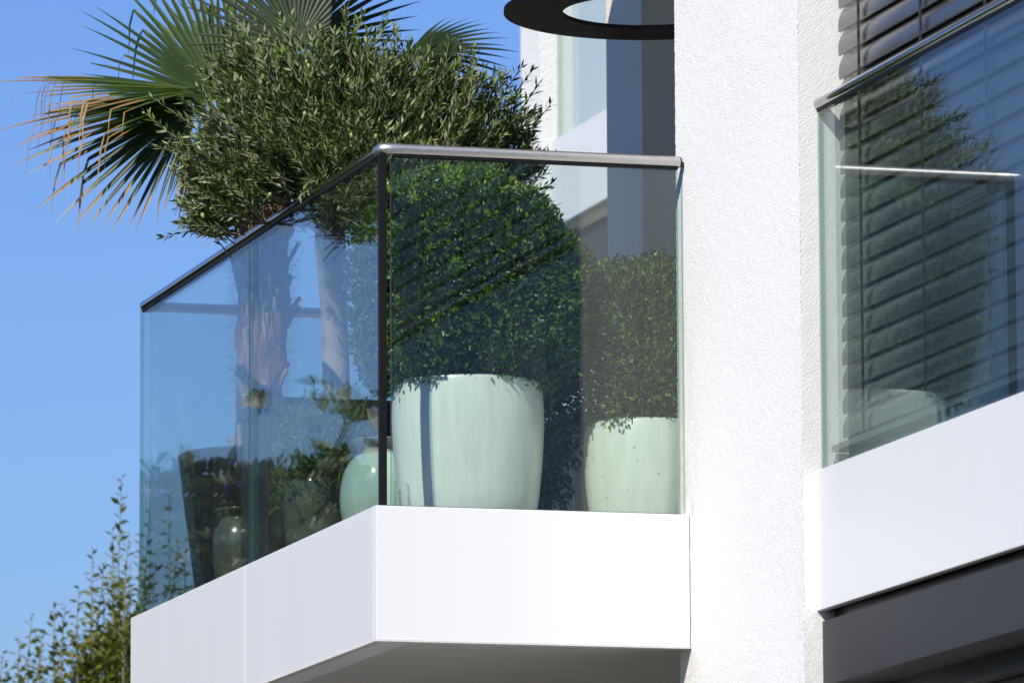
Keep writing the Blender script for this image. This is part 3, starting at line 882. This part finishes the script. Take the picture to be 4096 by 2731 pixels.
# ---- olive tree
def olive():
    rng = np.random.default_rng(21)
    t = thing('olive_tree', 'olive tree with a pale knotty trunk and silvery grey-green crown spilling over the handrail', 'tree', (0.385, 1.91, 0.46))
    tr = [(0.388, 1.92, 0.46), (0.384, 1.91, 0.58), (0.376, 1.89, 0.70), (0.366, 1.87, 0.82), (0.350, 1.83, 0.92), (0.322, 1.74, 1.02), (0.280, 1.58, 1.12)]
    v, f = tube_vf(tr, [0.046, 0.043, 0.040, 0.042, 0.045, 0.047, 0.038], 20)
    v = [V(p) + V((math.sin(p[2]*31+p[0]*60)*0.0025, math.sin(p[2]*27+p[1]*50)*0.0025, 0)) for p in v]
    trunk = new_obj('trunk', v, f, 'olive_bark', t, True)
    # knot
    kv, kf = [], []
    lathe_c = V((0.366, 1.868, 0.625))
    for j in range(5):
        rr = [0.019, 0.016, 0.012, 0.008, 0.001][j]; oy = [0.002, -0.006, -0.005, -0.001, -0.003][j]
        for k in range(14):
            a = 2*PI*k/14
            kv.append(lathe_c + V((rr*math.cos(a), oy, rr*0.9*math.sin(a))))
    for j in range(4):
        for k in range(14):
            k2 = (k+1) % 14
            kf.append((j*14+k, j*14+k2, (j+1)*14+k2, (j+1)*14+k))
    new_obj('knot', kv, kf, 'olive_bark', trunk, True)
    # crown lobes: (centre, radii, weight)
    lobes = [((0.225, 1.19, 1.27), (0.40, 0.25, 0.26), 1.0), ((-0.04, 1.12, 1.195), (0.29, 0.21, 0.23), 0.50), ((0.51, 1.13, 1.25), (0.29, 0.22, 0.24), 0.62),
             ((-0.10, 1.12, 1.00), (0.19, 0.17, 0.14), 0.42), ((0.22, 1.00, 1.085), (0.33, 0.22, 0.15), 0.62), ((0.11, 1.25, 1.43), (0.33, 0.25, 0.14), 0.32), ((0.64, 1.20, 1.135), (0.21, 0.21, 0.15), 0.26)]
    wts = np.array([l[2] for l in lobes]); wts /= wts.sum()
    limbs = []
    lst = []
    top = V((0.285, 1.60, 1.08))
    for i in range(46):
        lo = lobes[rng.choice(len(lobes), p=wts)]
        e = V(tuple(np.array(lo[0]) + ellipsoid_dirs(rng, 1)[0]*np.array(lo[1])*rng.uniform(0.3, 0.8)))
        m1 = top.lerp(e, 0.45) + V(tuple(rng.normal(size=3)*0.04)) + V((0, 0, 0.03))
        lst.append(tube_vf([top + V(tuple(rng.normal(size=3)*0.012)), m1, e], [0.010, 0.006, 0.003], 6))
    v, f = join_vf(lst)
    new_obj('limbs', v, f, 'twig', t, True)
    P, D, N, L, T = [], [], [], [], []
    tw = []
    olives = []
    def twig(p0, d0, ln, sag=0.0, dense=0.0105, tone=0.0):
        x = np.array(p0, float); d = unit(np.array(d0, float))
        n = max(4, int(ln/dense)); step = ln/n
        pts = [V(tuple(x))]
        roll = rng.uniform(0, PI)
        for j in range(n):
            d = unit(d + rng.normal(size=3)*0.035 + UZ*(-sag))
            x = x + d*step
            pts.append(V(tuple(x)))
            s_ = unit(np.cross(d, np.array([0.3, 0.2, 1.0]))); u_ = np.cross(s_, d)
            a = roll + (j % 2)*PI/2
            side = s_*math.cos(a) + u_*math.sin(a)
            fr = j/n
            for sg in (-1, 1):
                if rng.random() < 0.14:
                    continue
                ld = unit(d*rng.uniform(0.7, 1.2) + side*sg*rng.uniform(0.45, 1.0) + UZ*0.10 + rng.normal(size=3)*0.12)
                P.append(x); D.append(ld)
                N.append(unit(UZ*0.8 + d*0.3 + rng.normal(size=3)*0.55))
                L.append(rng.uniform(0.023, 0.039)*(1.1-0.5*max(0, fr-0.6)))
                T.append(min(1.0, rng.beta(2, 2.2)*0.92 + (0.18 if fr > 0.85 else 0) + tone + (0.25 if rng.random() < 0.02 else 0)))
        tw.append(tube_vf([pts[0], pts[len(pts)//2], pts[-1]], [0.0024, 0.0017, 0.0008], 4, False))
        return x
    for i in range(2500):
        lo = lobes[rng.choice(len(lobes), p=wts)]
        dd = ellipsoid_dirs(rng, 1)[0]
        q = np.array(lo[0]) + dd*np.array(lo[1])*rng.uniform(0.55, 0.98)
        cen = np.array([0.225, 1.25, 1.18])
        out = unit(q-cen)
        left = np.clip((0.42-(q[0]-0.277*(q[1]-1.25)))*1.1, 0, 0.9)
        d0 = out*0.9 + UZ*0.75 - RX*left + rng.normal(size=3)*0.30
        ln = rng.uniform(0.07, 0.15)
        if q[0] < 0.09 and q[2] < 1.085-0.69*(0.03-q[0]):
            continue
        q0 = q - unit(d0)*ln*0.8
        e = twig(q0, d0, ln)
        if rng.random() < 0.028:
            olives.append(q + out*0.03 + np.array([0, -0.02, -0.015]))
    n_crown = len(P)
    # lighter annual shoots standing clear of the crown
    for i in range(90):
        lo = lobes[rng.choice(len(lobes), p=wts)]
        dd = ellipsoid_dirs(rng, 1)[0]
        dd[2] = abs(dd[2])*0.9 if rng.random() < 0.75 else dd[2]
        q = np.array(lo[0]) + dd*np.array(lo[1])*0.85
        if q[2] < 1.10:
            continue
        twig(q, dd*0.7 + UZ*0.7 - RX*np.clip((0.42-q[0])*1.0, 0, 0.8) + rng.normal(size=3)*0.2, rng.uniform(0.10, 0.17), 0.0, 0.0125, 0.14)
    # long free shoots that break the outline
    for (p, d, ln, sg) in [((-0.06, 1.15, 1.01), (-1, -0.2, 0.25), 0.26, 0.012), ((-0.08, 1.15, 0.97), (-1, -0.1, -0.18), 0.23, -0.01), ((-0.14, 1.15, 0.955), (-1, 0.1, -0.12), 0.19, 0.0),
                           ((-0.16, 1.20, 1.20), (-0.7, 0, 0.55), 0.24, 0.0), ((-0.16, 1.20, 1.145), (-0.95, 0, 0.35), 0.21, 0.0), ((0.245, 1.25, 1.47), (0.0, -0.1, 1), 0.21, 0.0),
                           ((0.11, 1.25, 1.45), (-0.35, -0.1, 1), 0.19, 0.0), ((-0.015, 1.25, 1.41), (-0.45, 0, 0.9), 0.21, 0.0), ((0.40, 1.25, 1.45), (0.1, 0, 1), 0.15, 0.0), ((0.687, 1.157, 1.318), (0.45, 0, 0.8), 0.18, 0.0),
                           ((0.668, 1.157, 1.26), (0.75, 0, 0.55), 0.17, 0.0), ((0.745, 1.157, 1.145), (0.8, 0, 0.3), 0.12, 0.0), ((0.764, 1.157, 1.09), (0.8, -0.1, -0.2), 0.10, 0.02), ((0.553, 1.253, 1.405), (0.25, 0, 0.9), 0.15, 0.0),
                           ((0.06, 0.86, 1.03), (-0.55, -0.75, -0.12), 0.15, 0.02), ((0.04, 0.80, 1.05), (-0.45, -0.7, -0.2), 0.13, 0.02)]:
        twig(p, d, ln, sg, 0.013, 0.06)
    # the crown rests on the handrail: nothing hangs outside it below the rail
    P = np.array(P); tipp = P + unit(np.array(D))*np.array(L)[:, None]
    lowest = np.minimum(P[:, 2], tipp[:, 2]); outer = np.minimum(P[:, 0], tipp[:, 0])
    keep = (outer > 0.055) | (lowest > 1.045 - 0.69*(0.03-outer)) | (np.arange(len(P)) >= n_crown)
    P = P[keep]; D = np.array(D)[keep]; N = np.array(N)[keep]; L = np.array(L)[keep]; T = np.array(T)[keep]
    leaf_mesh('crown', P, D, N, np.array(L), np.array(L)*0.27, np.array(T), 'olive_leaf', t, 0.10, 0.04)['kind'] = 'stuff'
    v, f = join_vf(tw)
    new_obj('twigs', v, f, 'twig', t)['kind'] = 'stuff'
    # fruit
    fv, ff = [], []
    seg, rg = 8, 6
    for j in range(rg+1):
        ph = PI*j/rg
        for k in range(seg):
            a = 2*PI*k/seg
            fv.append((0.0065*math.sin(ph)*math.cos(a), 0.0065*math.sin(ph)*math.sin(a), 0.0095*math.cos(ph)))
    for j in range(rg):
        for k in range(seg):
            k2 = (k+1) % seg
            ff.append((j*seg+k, (j+1)*seg+k, (j+1)*seg+k2, j*seg+k2))
    me = bpy.data.meshes.new('olive_fruit'); me.from_pydata(fv, [], ff); me.update()
    me.polygons.foreach_set('use_smooth', [True]*len(me.polygons)); me.materials.append(MATS['olive_skin'])
    for q in olives:
        o = bpy.data.objects.new('olive_fruit', me); COL.objects.link(o); put(o, t)
        o.location = tuple(q); o.rotation_euler = (rng.uniform(-0.4, 0.4), rng.uniform(-0.4, 0.4), 0)
olive()

# ---- palm
def palm():
    rng = np.random.default_rng(5)
    rn = random.Random(9)
    c0 = np.array([0.345, 2.66, 0.0])
    t = thing('fan_palm', 'fan palm with a shaggy fibrous trunk and brown-tipped drooping fronds', 'palm', (0.345, 2.66, 0.44))
    # trunk
    seg, n = 40, 60
    vs, fs = [], []
    for i in range(n+1):
        z = 0.43 + (1.50-0.43)*i/n
        s = i/n
        cx = 0.318 + 0.03*s + 0.006*math.sin(z*9)
        r0 = 0.056 + 0.026*min(1, s*2.4) - 0.012*max(0, s-0.85)/0.15
        for k in range(seg):
            a = 2*PI*k/seg
            r = r0*(1 + 0.06*math.sin(5*a+z*22) + 0.05*math.sin(3*a-z*37) + rn.uniform(-0.035, 0.035))
            vs.append((cx+r*math.cos(a), 2.66+r*math.sin(a), z+rn.uniform(-0.003, 0.003)))
    for i in range(n):
        for k in range(seg):
            k2 = (k+1) % seg
            fs.append((i*seg+k, i*seg+k2, (i+1)*seg+k2, (i+1)*seg+k))
    trunk = new_obj('trunk', vs, fs, 'palm_fibre', t, True)
    # old leaf-base stubs
    for i in range(46):
        z = rn.uniform(0.46, 1.2)
        s = (z-0.43)/1.07
        a = rn.uniform(PI*0.85, PI*2.15) if i % 3 else rn.uniform(0, 2*PI)
        r0 = 0.056 + 0.026*min(1, s*2.4)
        p = V((0.318+0.03*s + r0*0.9*math.cos(a), 2.66+r0*0.9*math.sin(a), z))
        ln = rn.choice([0.05, 0.06, 0.07, 0.085, 0.10])
        lean = rn.uniform(0.12, 0.75)
        d = V((math.cos(a)*lean, math.sin(a)*lean, 1)).normalized()
        w = rn.uniform(0.007, 0.012)
        tube('leaf_stub', [p - d*0.02, p + d*ln*0.55, p + d*ln], [w*1.25, w, w*0.85], 'palm_stub', trunk, 7, False)
    # loose fibres
    P, D, N, L, Wd = [], [], [], [], []
    for i in range(1500):
        z = rng.uniform(0.62, 1.35)
        s = (z-0.43)/1.07
        a = rng.uniform(0, 2*PI)
        r0 = (0.056 + 0.026*min(1, s*2.4))*0.97
        o = np.array([math.cos(a), math.sin(a), 0])
        P.append(np.array([0.318+0.03*s, 2.66, z]) + o*r0)
        D.append(unit(o*rng.uniform(0.25, 1.0) + UZ*rng.uniform(-0.6, 1.0) + rng.normal(size=3)*0.3)); N.append(unit(rng.normal(size=3)))
        L.append(rng.uniform(0.02, 0.075)); Wd.append(0.0011)
    leaf_mesh('loose_fibres', P, D, N, np.array(L), np.array(Wd), np.zeros(len(L)), 'fibre_hair', trunk, 0.0, 0.25)['kind'] = 'stuff'

    def frond(hub, axis, normal, L, spread, nb, droop, wid, bend=0.0, brown=0.72, tone=0.35, asym=0.0, cone=0.12, pet=None):
        hub = np.array(hub, float); a = unit(np.array(axis, float)); nrm = np.array(normal, float)
        nrm = unit(nrm - a*np.dot(nrm, a)); b = np.cross(nrm, a)
        start = np.array(pet if pet is not None else (0.345, 2.62, 1.30))
        mid = (start+hub)/2 + np.array([0, 0, 0.03])
        fr = tube('frond', [start, mid, hub], [0.011, 0.008, 0.006], 'petiole', t, 8)
        for i in range(nb):
            q = (i/(nb-1)*2-1)
            th = math.radians(spread)*q + rn.uniform(-0.015, 0.015)
            d = unit(a*math.cos(th) + b*math.sin(th) - nrm*cone*(0.4+abs(q)))
            ll = L*(1-0.30*abs(q)**1.6)*rn.uniform(0.93, 1.05)*(1+asym*q)
            w0 = wid*(1-0.35*abs(q))
            side = unit(np.cross(nrm, d))
            nseg = 11
            vs, fs, tn = [], [], []
            x = hub.copy(); dd = d.copy()
            isb = rn.random() < bend
            kb = rn.uniform(0.55, 0.86)
            tone_i = tone + rn.uniform(-0.14, 0.14)
            br = brown + rn.uniform(-0.12, 0.10)
            tw = rn.uniform(-0.5, 0.5)
            for j in range(nseg+1):
                s = j/nseg
                if s < 0.40:
                    w = 0.0045 + (w0-0.0045)*s/0.40
                else:
                    w = w0*(1-((s-0.40)/0.60)**1.5)
                w = max(w, 0.0006)
                nn = unit(np.cross(dd, side))
                if isb and s > kb:
                    w *= 0.80
                ct, st_ = math.cos(tw*max(0, s-0.5)*2), math.sin(tw*max(0, s-0.5)*2)
                sd = unit(side*ct + nn*st_)
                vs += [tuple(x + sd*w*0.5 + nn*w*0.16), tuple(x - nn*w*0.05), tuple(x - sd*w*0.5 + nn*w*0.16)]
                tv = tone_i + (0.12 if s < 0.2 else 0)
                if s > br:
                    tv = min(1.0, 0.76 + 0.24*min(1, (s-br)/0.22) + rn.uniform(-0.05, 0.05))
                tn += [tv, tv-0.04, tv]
                if j < nseg:
                    if isb and s >= kb:
                        tgt = np.array([rn.uniform(-0.12, 0.06), rn.uniform(-0.1, 0.1), -1.0])
                        dd = unit(dd*(0.25) + tgt*0.9)
                    else:
                        dd = unit(dd + np.array([0, 0, -droop*s*0.55]))
                    x = x + dd*ll/nseg
                    side = unit(side - dd*np.dot(side, dd))
            for j in range(nseg):
                k = j*3
                fs += [(k, k+1, k+4, k+3), (k+1, k+2, k+5, k+4)]
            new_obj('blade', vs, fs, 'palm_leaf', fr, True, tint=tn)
        return fr
    I = lambda x, z, y=0.0: RX*x + UZ*z + BK*y
    # upper-left fan, sunlight put into its lighter tone
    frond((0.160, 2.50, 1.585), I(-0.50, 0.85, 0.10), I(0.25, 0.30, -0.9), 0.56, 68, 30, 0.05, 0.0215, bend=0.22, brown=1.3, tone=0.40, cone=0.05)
    # top-centre fan, its backlit shade put into the dark tone
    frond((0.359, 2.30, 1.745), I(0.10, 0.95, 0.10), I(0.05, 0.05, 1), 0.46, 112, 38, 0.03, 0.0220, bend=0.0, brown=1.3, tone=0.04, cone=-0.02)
    # right fan, mostly behind the olive
    frond((0.78, 2.50, 1.775), I(0.95, 0.06, 0.0), I(0.1, 0.55, -0.8), 0.34, 58, 20, 0.08, 0.019, brown=1.3, tone=0.16, cone=0.10)
    # left fans, seen nearly edge-on, with folded brown tips hanging down
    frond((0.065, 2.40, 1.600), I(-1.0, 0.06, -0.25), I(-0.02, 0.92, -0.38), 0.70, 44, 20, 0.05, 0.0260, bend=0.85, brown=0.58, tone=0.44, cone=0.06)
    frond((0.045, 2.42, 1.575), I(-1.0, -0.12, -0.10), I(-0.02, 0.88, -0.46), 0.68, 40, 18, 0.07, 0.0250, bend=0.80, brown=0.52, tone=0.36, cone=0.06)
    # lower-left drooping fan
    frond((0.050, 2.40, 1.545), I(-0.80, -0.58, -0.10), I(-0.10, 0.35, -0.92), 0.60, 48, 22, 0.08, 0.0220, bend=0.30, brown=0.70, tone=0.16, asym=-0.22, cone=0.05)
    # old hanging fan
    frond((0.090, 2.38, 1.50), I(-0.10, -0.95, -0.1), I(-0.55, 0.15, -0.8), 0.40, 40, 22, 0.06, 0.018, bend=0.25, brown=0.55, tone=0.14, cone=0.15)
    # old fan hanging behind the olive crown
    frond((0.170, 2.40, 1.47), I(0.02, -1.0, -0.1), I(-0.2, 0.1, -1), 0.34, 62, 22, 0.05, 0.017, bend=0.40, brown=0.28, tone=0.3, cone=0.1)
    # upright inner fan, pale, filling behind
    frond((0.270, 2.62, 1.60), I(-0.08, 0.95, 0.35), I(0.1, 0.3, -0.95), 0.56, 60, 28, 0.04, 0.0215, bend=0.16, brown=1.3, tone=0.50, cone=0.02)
    frond((0.58, 2.70, 1.56), I(0.6, 0.45, 0.5), I(-0.3, 0.6, -0.7), 0.40, 66, 20, 0.06, 0.019, brown=1.3, tone=0.22)
palm()

# ---- rosemary and lavender bush
def rosemary():
    rng = np.random.default_rng(31)
    t = thing('rosemary_bush', 'bushy rosemary with small purple flowers behind the side glass', 'shrub', (0.165, 1.28, 0.2))
    P, D, N, L, T = [], [], [], [], []
    tw = []
    fl = [[], [], [], [], []]
    base = np.array([0.170, 1.28, 0.19])
    for i in range(560):
        e = ellipsoid_dirs(rng, 1)[0]
        e[2] = abs(e[2])*1.35 - 0.70
        x = np.array([0.185, 1.28, 0.31]) + e*np.array([0.15, 0.16, 0.20])*rng.uniform(0.35, 0.92)
        d = unit(e*0.8 + UZ*0.55 + rng.normal(size=3)*0.4)
        ln = rng.uniform(0.05, 0.10) if i % 9 else rng.uniform(0.10, 0.15)
        n = int(ln/0.007)
        pts = [V(tuple(x))]
        for j in range(n):
            d = unit(d + rng.normal(size=3)*0.05 + UZ*0.012)
            x = x + d*0.007
            if x[0] < 0.045:
                x[0] = 0.045+rng.random()*0.004
            pts.append(V(tuple(x)))
            for q in range(2):
                ld = unit(d*0.8 + rng.normal(size=3)*0.6)
                P.append(x); D.append(ld); N.append(unit(rng.normal(size=3)+UZ)); L.append(rng.uniform(0.015, 0.028)); T.append(np.clip(rng.beta(2, 2)*0.7 + 0.35*max(0, j/n-0.6) + 0.25*(x[2]-0.35), 0, 1))
        tw.append(tube_vf([pts[0], pts[len(pts)//2], pts[-1]], [0.002, 0.0014, 0.0008], 4, False))
        if i % 11 == 0:
            for q in range(26):
                fl[0].append(x + d*rng.uniform(-0.008, 0.010) + rng.normal(size=3)*0.003); fl[1].append(unit(d*0.5+rng.normal(size=3))); fl[2].append(unit(rng.normal(size=3)))
                fl[3].append(rng.uniform(0.004, 0.007)); fl[4].append(rng.random())
    Px = np.array(P) + np.array(D)*np.array(L)[:, None]
    ok = Px[:, 0] > 0.040
    P, D, N, L, T = [np.array(a)[ok] for a in (P, D, N, L, T)]
    leaf_mesh('foliage', P, D, N, L, L*0.19+0.0010, T, 'rosemary_leaf', t, 0.05)['kind'] = 'stuff'
    leaf_mesh('flowers', fl[0], fl[1], fl[2], np.array(fl[3]), np.array(fl[3])*0.7, np.array(fl[4]), 'lavender_flower', t)['kind'] = 'stuff'
    v, f = join_vf(tw)
    new_obj('stems', v, f, 'twig', t)['kind'] = 'stuff'
rosemary()

def jar_seedling():
    rng = np.random.default_rng(41)
    t = thing('seedling', 'small drooping seedling with an orange dead leaf in the bronze jar', 'plant', (SP[0], SP[1], 0.22))
    st = [(0.145, 2.16, 0.215), (0.150, 2.13, 0.255), (0.160, 2.10, 0.285), (0.172, 2.08, 0.300)]
    tube('stem', st, [0.0025, 0.002, 0.0016, 0.001], 'petiole', t, 6)
    P, D, N, L = [], [], [], []
    for i in range(9):
        P.append(np.array([0.13+0.006*i, 2.13-0.004*i, 0.24+0.008*i])); D.append(unit(np.array([rng.normal(), -0.4, rng.normal()*0.6]))); N.append(unit(UZ+rng.normal(size=3)*0.4)); L.append(rng.uniform(0.03, 0.05))
    leaf_mesh('leaves', P, D, N, np.array(L), np.array(L)*0.4, rng.random(9)*0.5, 'young_leaf', t)
    pts = []
    for k in range(10):
        a = 2*PI*k/10
        r = 0.024 if k % 2 else 0.015
        pts.append((0.180+r*math.cos(a), 2.07+0.004*math.sin(3*a), 0.285+r*1.1*math.sin(a)))
    new_obj('dead_leaf', pts, [tuple(range(10))], 'dead_leaf', t)
    # two lavender heads
    for (x, z, ln) in ((0.085, 0.305, 0.016), (0.125, 0.318, 0.022), (0.10, 0.385, 0.018)):
        v, f = tube_vf([(0.15, 2.14, 0.225), ((x+0.15)/2, 2.12, (z+0.225)/2+0.01), (x, 2.10, z)], 0.0012, 5)
        new_obj('flower_stem', v, f, 'petiole', t)
        P = np.array([x, 2.10, z]) + rng.normal(size=(40, 3))*np.array([0.006, 0.005, 0.006])
        leaf_mesh('flower_head', P, unit(rng.normal(size=(40, 3))), unit(rng.normal(size=(40, 3))), np.full(40, 0.007), np.full(40, 0.005), rng.random(40), 'lavender_flower', t)
jar_seedling()

def weed():
    rng = np.random.default_rng(43)
    t = thing('seedling', 'tiny feathery weed at the glass foot in front of the large pot', 'plant', (0.10, 0.16, -0.1))
    P, D, N, L = [], [], [], []
    for (x, h) in ((0.085, 0.085), (0.125, 0.075), (0.10, 0.06)):
        tube('stem', [(x, 0.13, ZD), (x+0.004, 0.125, 0.0), (x+0.002, 0.12, h)], [0.0012, 0.001, 0.0005], 'petiole', t, 5)
        for j in range(26):
            z = h*(0.1+0.9*j/26)
            P.append(np.array([x+0.003, 0.122, z])); D.append(unit(np.array([rng.choice([-1, 1])*0.8, rng.normal()*0.4, 0.8]))); N.append(unit(rng.normal(size=3))); L.append(rng.uniform(0.007, 0.014))
    leaf_mesh('leaves', P, D, N, np.array(L), np.full(len(L), 0.0012), rng.random(len(L)), 'young_leaf', t)['kind'] = 'stuff'
weed()

# ---- upright garden trees at the left, and the trees whose reflection shows in the side glass
def shoot_tree(name, label, base, shoots, seed, leafL, mat='shoot_leaf', group=None, body=0, bc=None, br=None):
    """shoots: list of (x, y, ztop, zbottom)"""
    rng = np.random.default_rng(seed)
    t = thing(name, label, 'tree', base, group)
    tube('trunk', [base, (base[0]+0.03, base[1], base[2]+1.6), (base[0], base[1]+0.05, base[2]+3.2)], [0.09, 0.07, 0.045], 'twig', t, 10)
    P, D, N, L, T = [], [], [], [], []
    st = []
    for (x, y, z1, z0) in shoots:
        h = z1-z0
        sway = rng.normal()*0.03
        bx, by = x - rng.uniform(-0.02, 0.10)*h, y
        pts = []
        n = max(8, int(h/0.018))
        for j in range(n+1):
            s = j/n
            p = np.array([bx + (x-bx)*s + math.sin(s*5+seed)*0.010, by + sway*s, z0 + h*s])
            pts.append(V(tuple(p)))
            for q in range(1 + (rng.random() < (0.8*(1-s)))):
                a = j*2.4 + q*2 + rng.normal()*0.5
                o = np.array([math.cos(a), math.sin(a), 0.55+rng.normal()*0.35])
                sz = leafL*rng.uniform(0.7, 1.15)*(0.75 if s > 0.93 else 1)
                P.append(p); D.append(unit(o)); N.append(unit(UZ + rng.normal(size=3)*0.5)); L.append(sz)
                T.append(np.clip(rng.beta(2, 2.2), 0, 1))
            if s < 0.6 and rng.random() < 0.5*(1-s):
                sd = unit(np.array([rng.normal(), rng.normal(), 1.6]))
                for q in range(rng.integers(4, 10)):
                    pp = p + sd*0.024*(q+1)
                    a = rng.uniform(0, 6.28)
                    P.append(pp); D.append(unit(np.array([math.cos(a), math.sin(a), 0.6]))); N.append(unit(UZ+rng.normal(size=3)*0.5)); L.append(leafL*rng.uniform(0.6, 1.1)); T.append(rng.beta(2, 2))
        st.append(tube_vf([pts[0], pts[n//3], pts[2*n//3], pts[-1]], [0.005, 0.004, 0.003, 0.0015], 5, False))
    if body:
        d = ellipsoid_dirs(rng, body)
        p = np.array(bc) + d*np.array(br)*rng.beta(4, 1.4, body)[:, None]
        for i in range(body):
            P.append(p[i]); D.append(unit(d[i]*0.5 + rng.normal(size=3)*0.6 + UZ*0.3)); N.append(unit(UZ+rng.normal(size=3)*0.7)); L.append(leafL*rng.uniform(0.7, 1.2)); T.append(rng.beta(2, 2.4))
    L = np.array(L)
    leaf_mesh('crown', P, D, N, L, L*0.46, np.array(T), mat, t, 0.12, 0.08)['kind'] = 'stuff'
    v, f = join_vf(st)
    new_obj('shoots', v, f, 'twig', t)
    return t

rr = random.Random(3)
sh = [(1.048, 7.869, 1.073, -0.009), (1.032, 7.935, 0.889, -0.012), (0.982, 8.063, 0.808, 0.072), (1.055, 7.757, 0.839, -0.059), (0.883, 7.88, 0.629, 0.031), (1.017, 8.248, 0.643, 0.032), (0.85, 8.168, 0.601, 0.021), (0.861, 8.07, 0.579, 0.058),
      (0.737, 8.067, 0.541, -0.044), (0.779, 8.012, 0.467, -0.03), (0.685, 8.086, 0.441, 0.068), (0.635, 8.129, 0.392, -0.002), (0.864, 7.901, 0.461, 0.06), (1.048, 8.183, 0.774, 0.026), (1.054, 8.109, 0.696, -0.036), (1.085, 8.107, 0.749, -0.041),
      (0.983, 7.947, 0.555, -0.04), (0.932, 7.972, 0.487, -0.057), (0.732, 8.189, 0.365, 0.073), (1.056, 7.818, 0.699, 0.032), (1.175, 8.233, 0.783, 0.038), (1.164, 8.063, 0.851, 0.042), (1.194, 8.004, 0.95, 0.026), (1.212, 7.925, 0.802, -0.007),
      (1.292, 8.042, 1.063, -0.041), (1.331, 8.091, 0.859, -0.039), (1.208, 8.178, 0.707, -0.043), (0.851, 8.086, 0.444, 0.058), (0.792, 8.18, 0.418, -0.047), (1.116, 8.202, 0.62, 0.016), (1.139, 8.107, 0.645, 0.058), (1.384, 8.166, 0.887, 0.017)]
shoot_tree('garden_tree', 'out-of-focus young tree with upright yellow-green shoots below the balcony at the left', (1.192, 8.1, GZ), sh, 51, 0.047, body=6500, bc=(1.21, 8.1, 0.15), br=(0.34, 0.4, 0.40))
# reflected-only garden trees, left of the picture
sh = []
for i in range(26):
    x = -0.95 - rr.random()*0.75
    sh.append((x, 8.0+rr.uniform(-0.4, 0.4), 0.45+rr.random()*0.75, -0.9))
shoot_tree('garden_tree', 'slender shoots of a garden tree outside the left picture edge mirrored in the side glass', (-1.3, 8.0, GZ), sh, 52, 0.05, body=2500, bc=(-1.5, 8.1, -0.2), br=(0.7, 0.5, 0.55))

def broad_tree(name, label, base, c, rad, n, seed, L0):
    rng = np.random.default_rng(seed)
    t = thing(name, label, 'tree', base)
    tube('trunk', [base, (base[0]+0.1, base[1], base[2]+1.5), (c[0], c[1], c[2])], [0.14, 0.11, 0.05], 'twig', t, 10)
    d = ellipsoid_dirs(rng, n)
    s = rng.beta(2.6, 1.3, n)
    lump = 1+0.16*np.sin(d[:, 0]*5+1)*np.sin(d[:, 2]*6) + 0.1*np.sin(d[:, 1]*9+d[:, 2]*5)
    p = np.array(c) + d*np.array(rad)*(s*lump)[:, None]
    ax = unit(d*0.6 + rng.normal(size=(n, 3))*0.7 - UZ*0.35)
    nn = unit(UZ*0.6 + rng.normal(size=(n, 3))*0.7)
    L = L0*rng.uniform(0.7, 1.25, n)
    leaf_mesh('crown', p, ax, nn, L, L*0.72, rng.beta(2, 2, n), 'broad_leaf', t, 0.1, 0.15)['kind'] = 'stuff'
    return t
t = broad_tree('broadleaf_tree', 'broad-leaved tree outside the left picture edge whose leaves mirror in the side glass', (-1.60, 7.0, GZ), (-1.45, 7.0, 0.22), (0.90, 0.6, 0.85), 22000, 61, 0.095)
def sprig():
    # large hanging leaves on a branch of that tree
    rng = np.random.default_rng(66)
    P, D, N, L = [], [], [], []
    for (x, y, z, m) in ((-1.64, 6.4, 1.20, 6), (-1.50, 6.4, 1.30, 3), (-1.22, 6.4, 1.24, 2), (-1.58, 6.4, 0.98, 3)):
        for i in range(m):
            P.append(np.array([x, y, z]) + rng.normal(size=3)*0.05); D.append(unit(np.array([rng.normal()*0.9, rng.normal()*0.3, -0.5+rng.normal()*0.4]))); N.append(unit(np.array([0.2, -1.0, 0.6]) + rng.normal(size=3)*0.4)); L.append(rng.uniform(0.10, 0.16))
    leaf_mesh('hanging_leaves', P, D, N, np.array(L), np.array(L)*0.68, rng.random(len(L)), 'broad_leaf', t, 0.1, 0.2)
    tube('branch', [(-1.5, 6.9, 0.8), (-1.60, 6.6, 1.15), (-1.45, 6.4, 1.28)], [0.02, 0.012, 0.006], 'twig', t, 6)
sprig()
broad_tree('broadleaf_tree', 'dark rounded tree further left beyond the picture edge', (-4.2, 9.0, GZ), (-4.2, 9.0, -0.9), (1.8, 1.8, 1.7), 5000, 62, 0.15)
broad_tree('broadleaf_tree', 'dark low tree beside the house left of the picture', (-3.4, 4.5, GZ), (-3.4, 4.5, -1.9), (1.3, 1.6, 1.5), 4000, 63, 0.13)
broad_tree('broadleaf_tree', 'dark low tree standing in front of the house left of the picture', (-4.6, 0.8, GZ), (-4.6, 0.8, -2.3), (1.4, 1.6, 1.3), 4000, 64, 0.13)
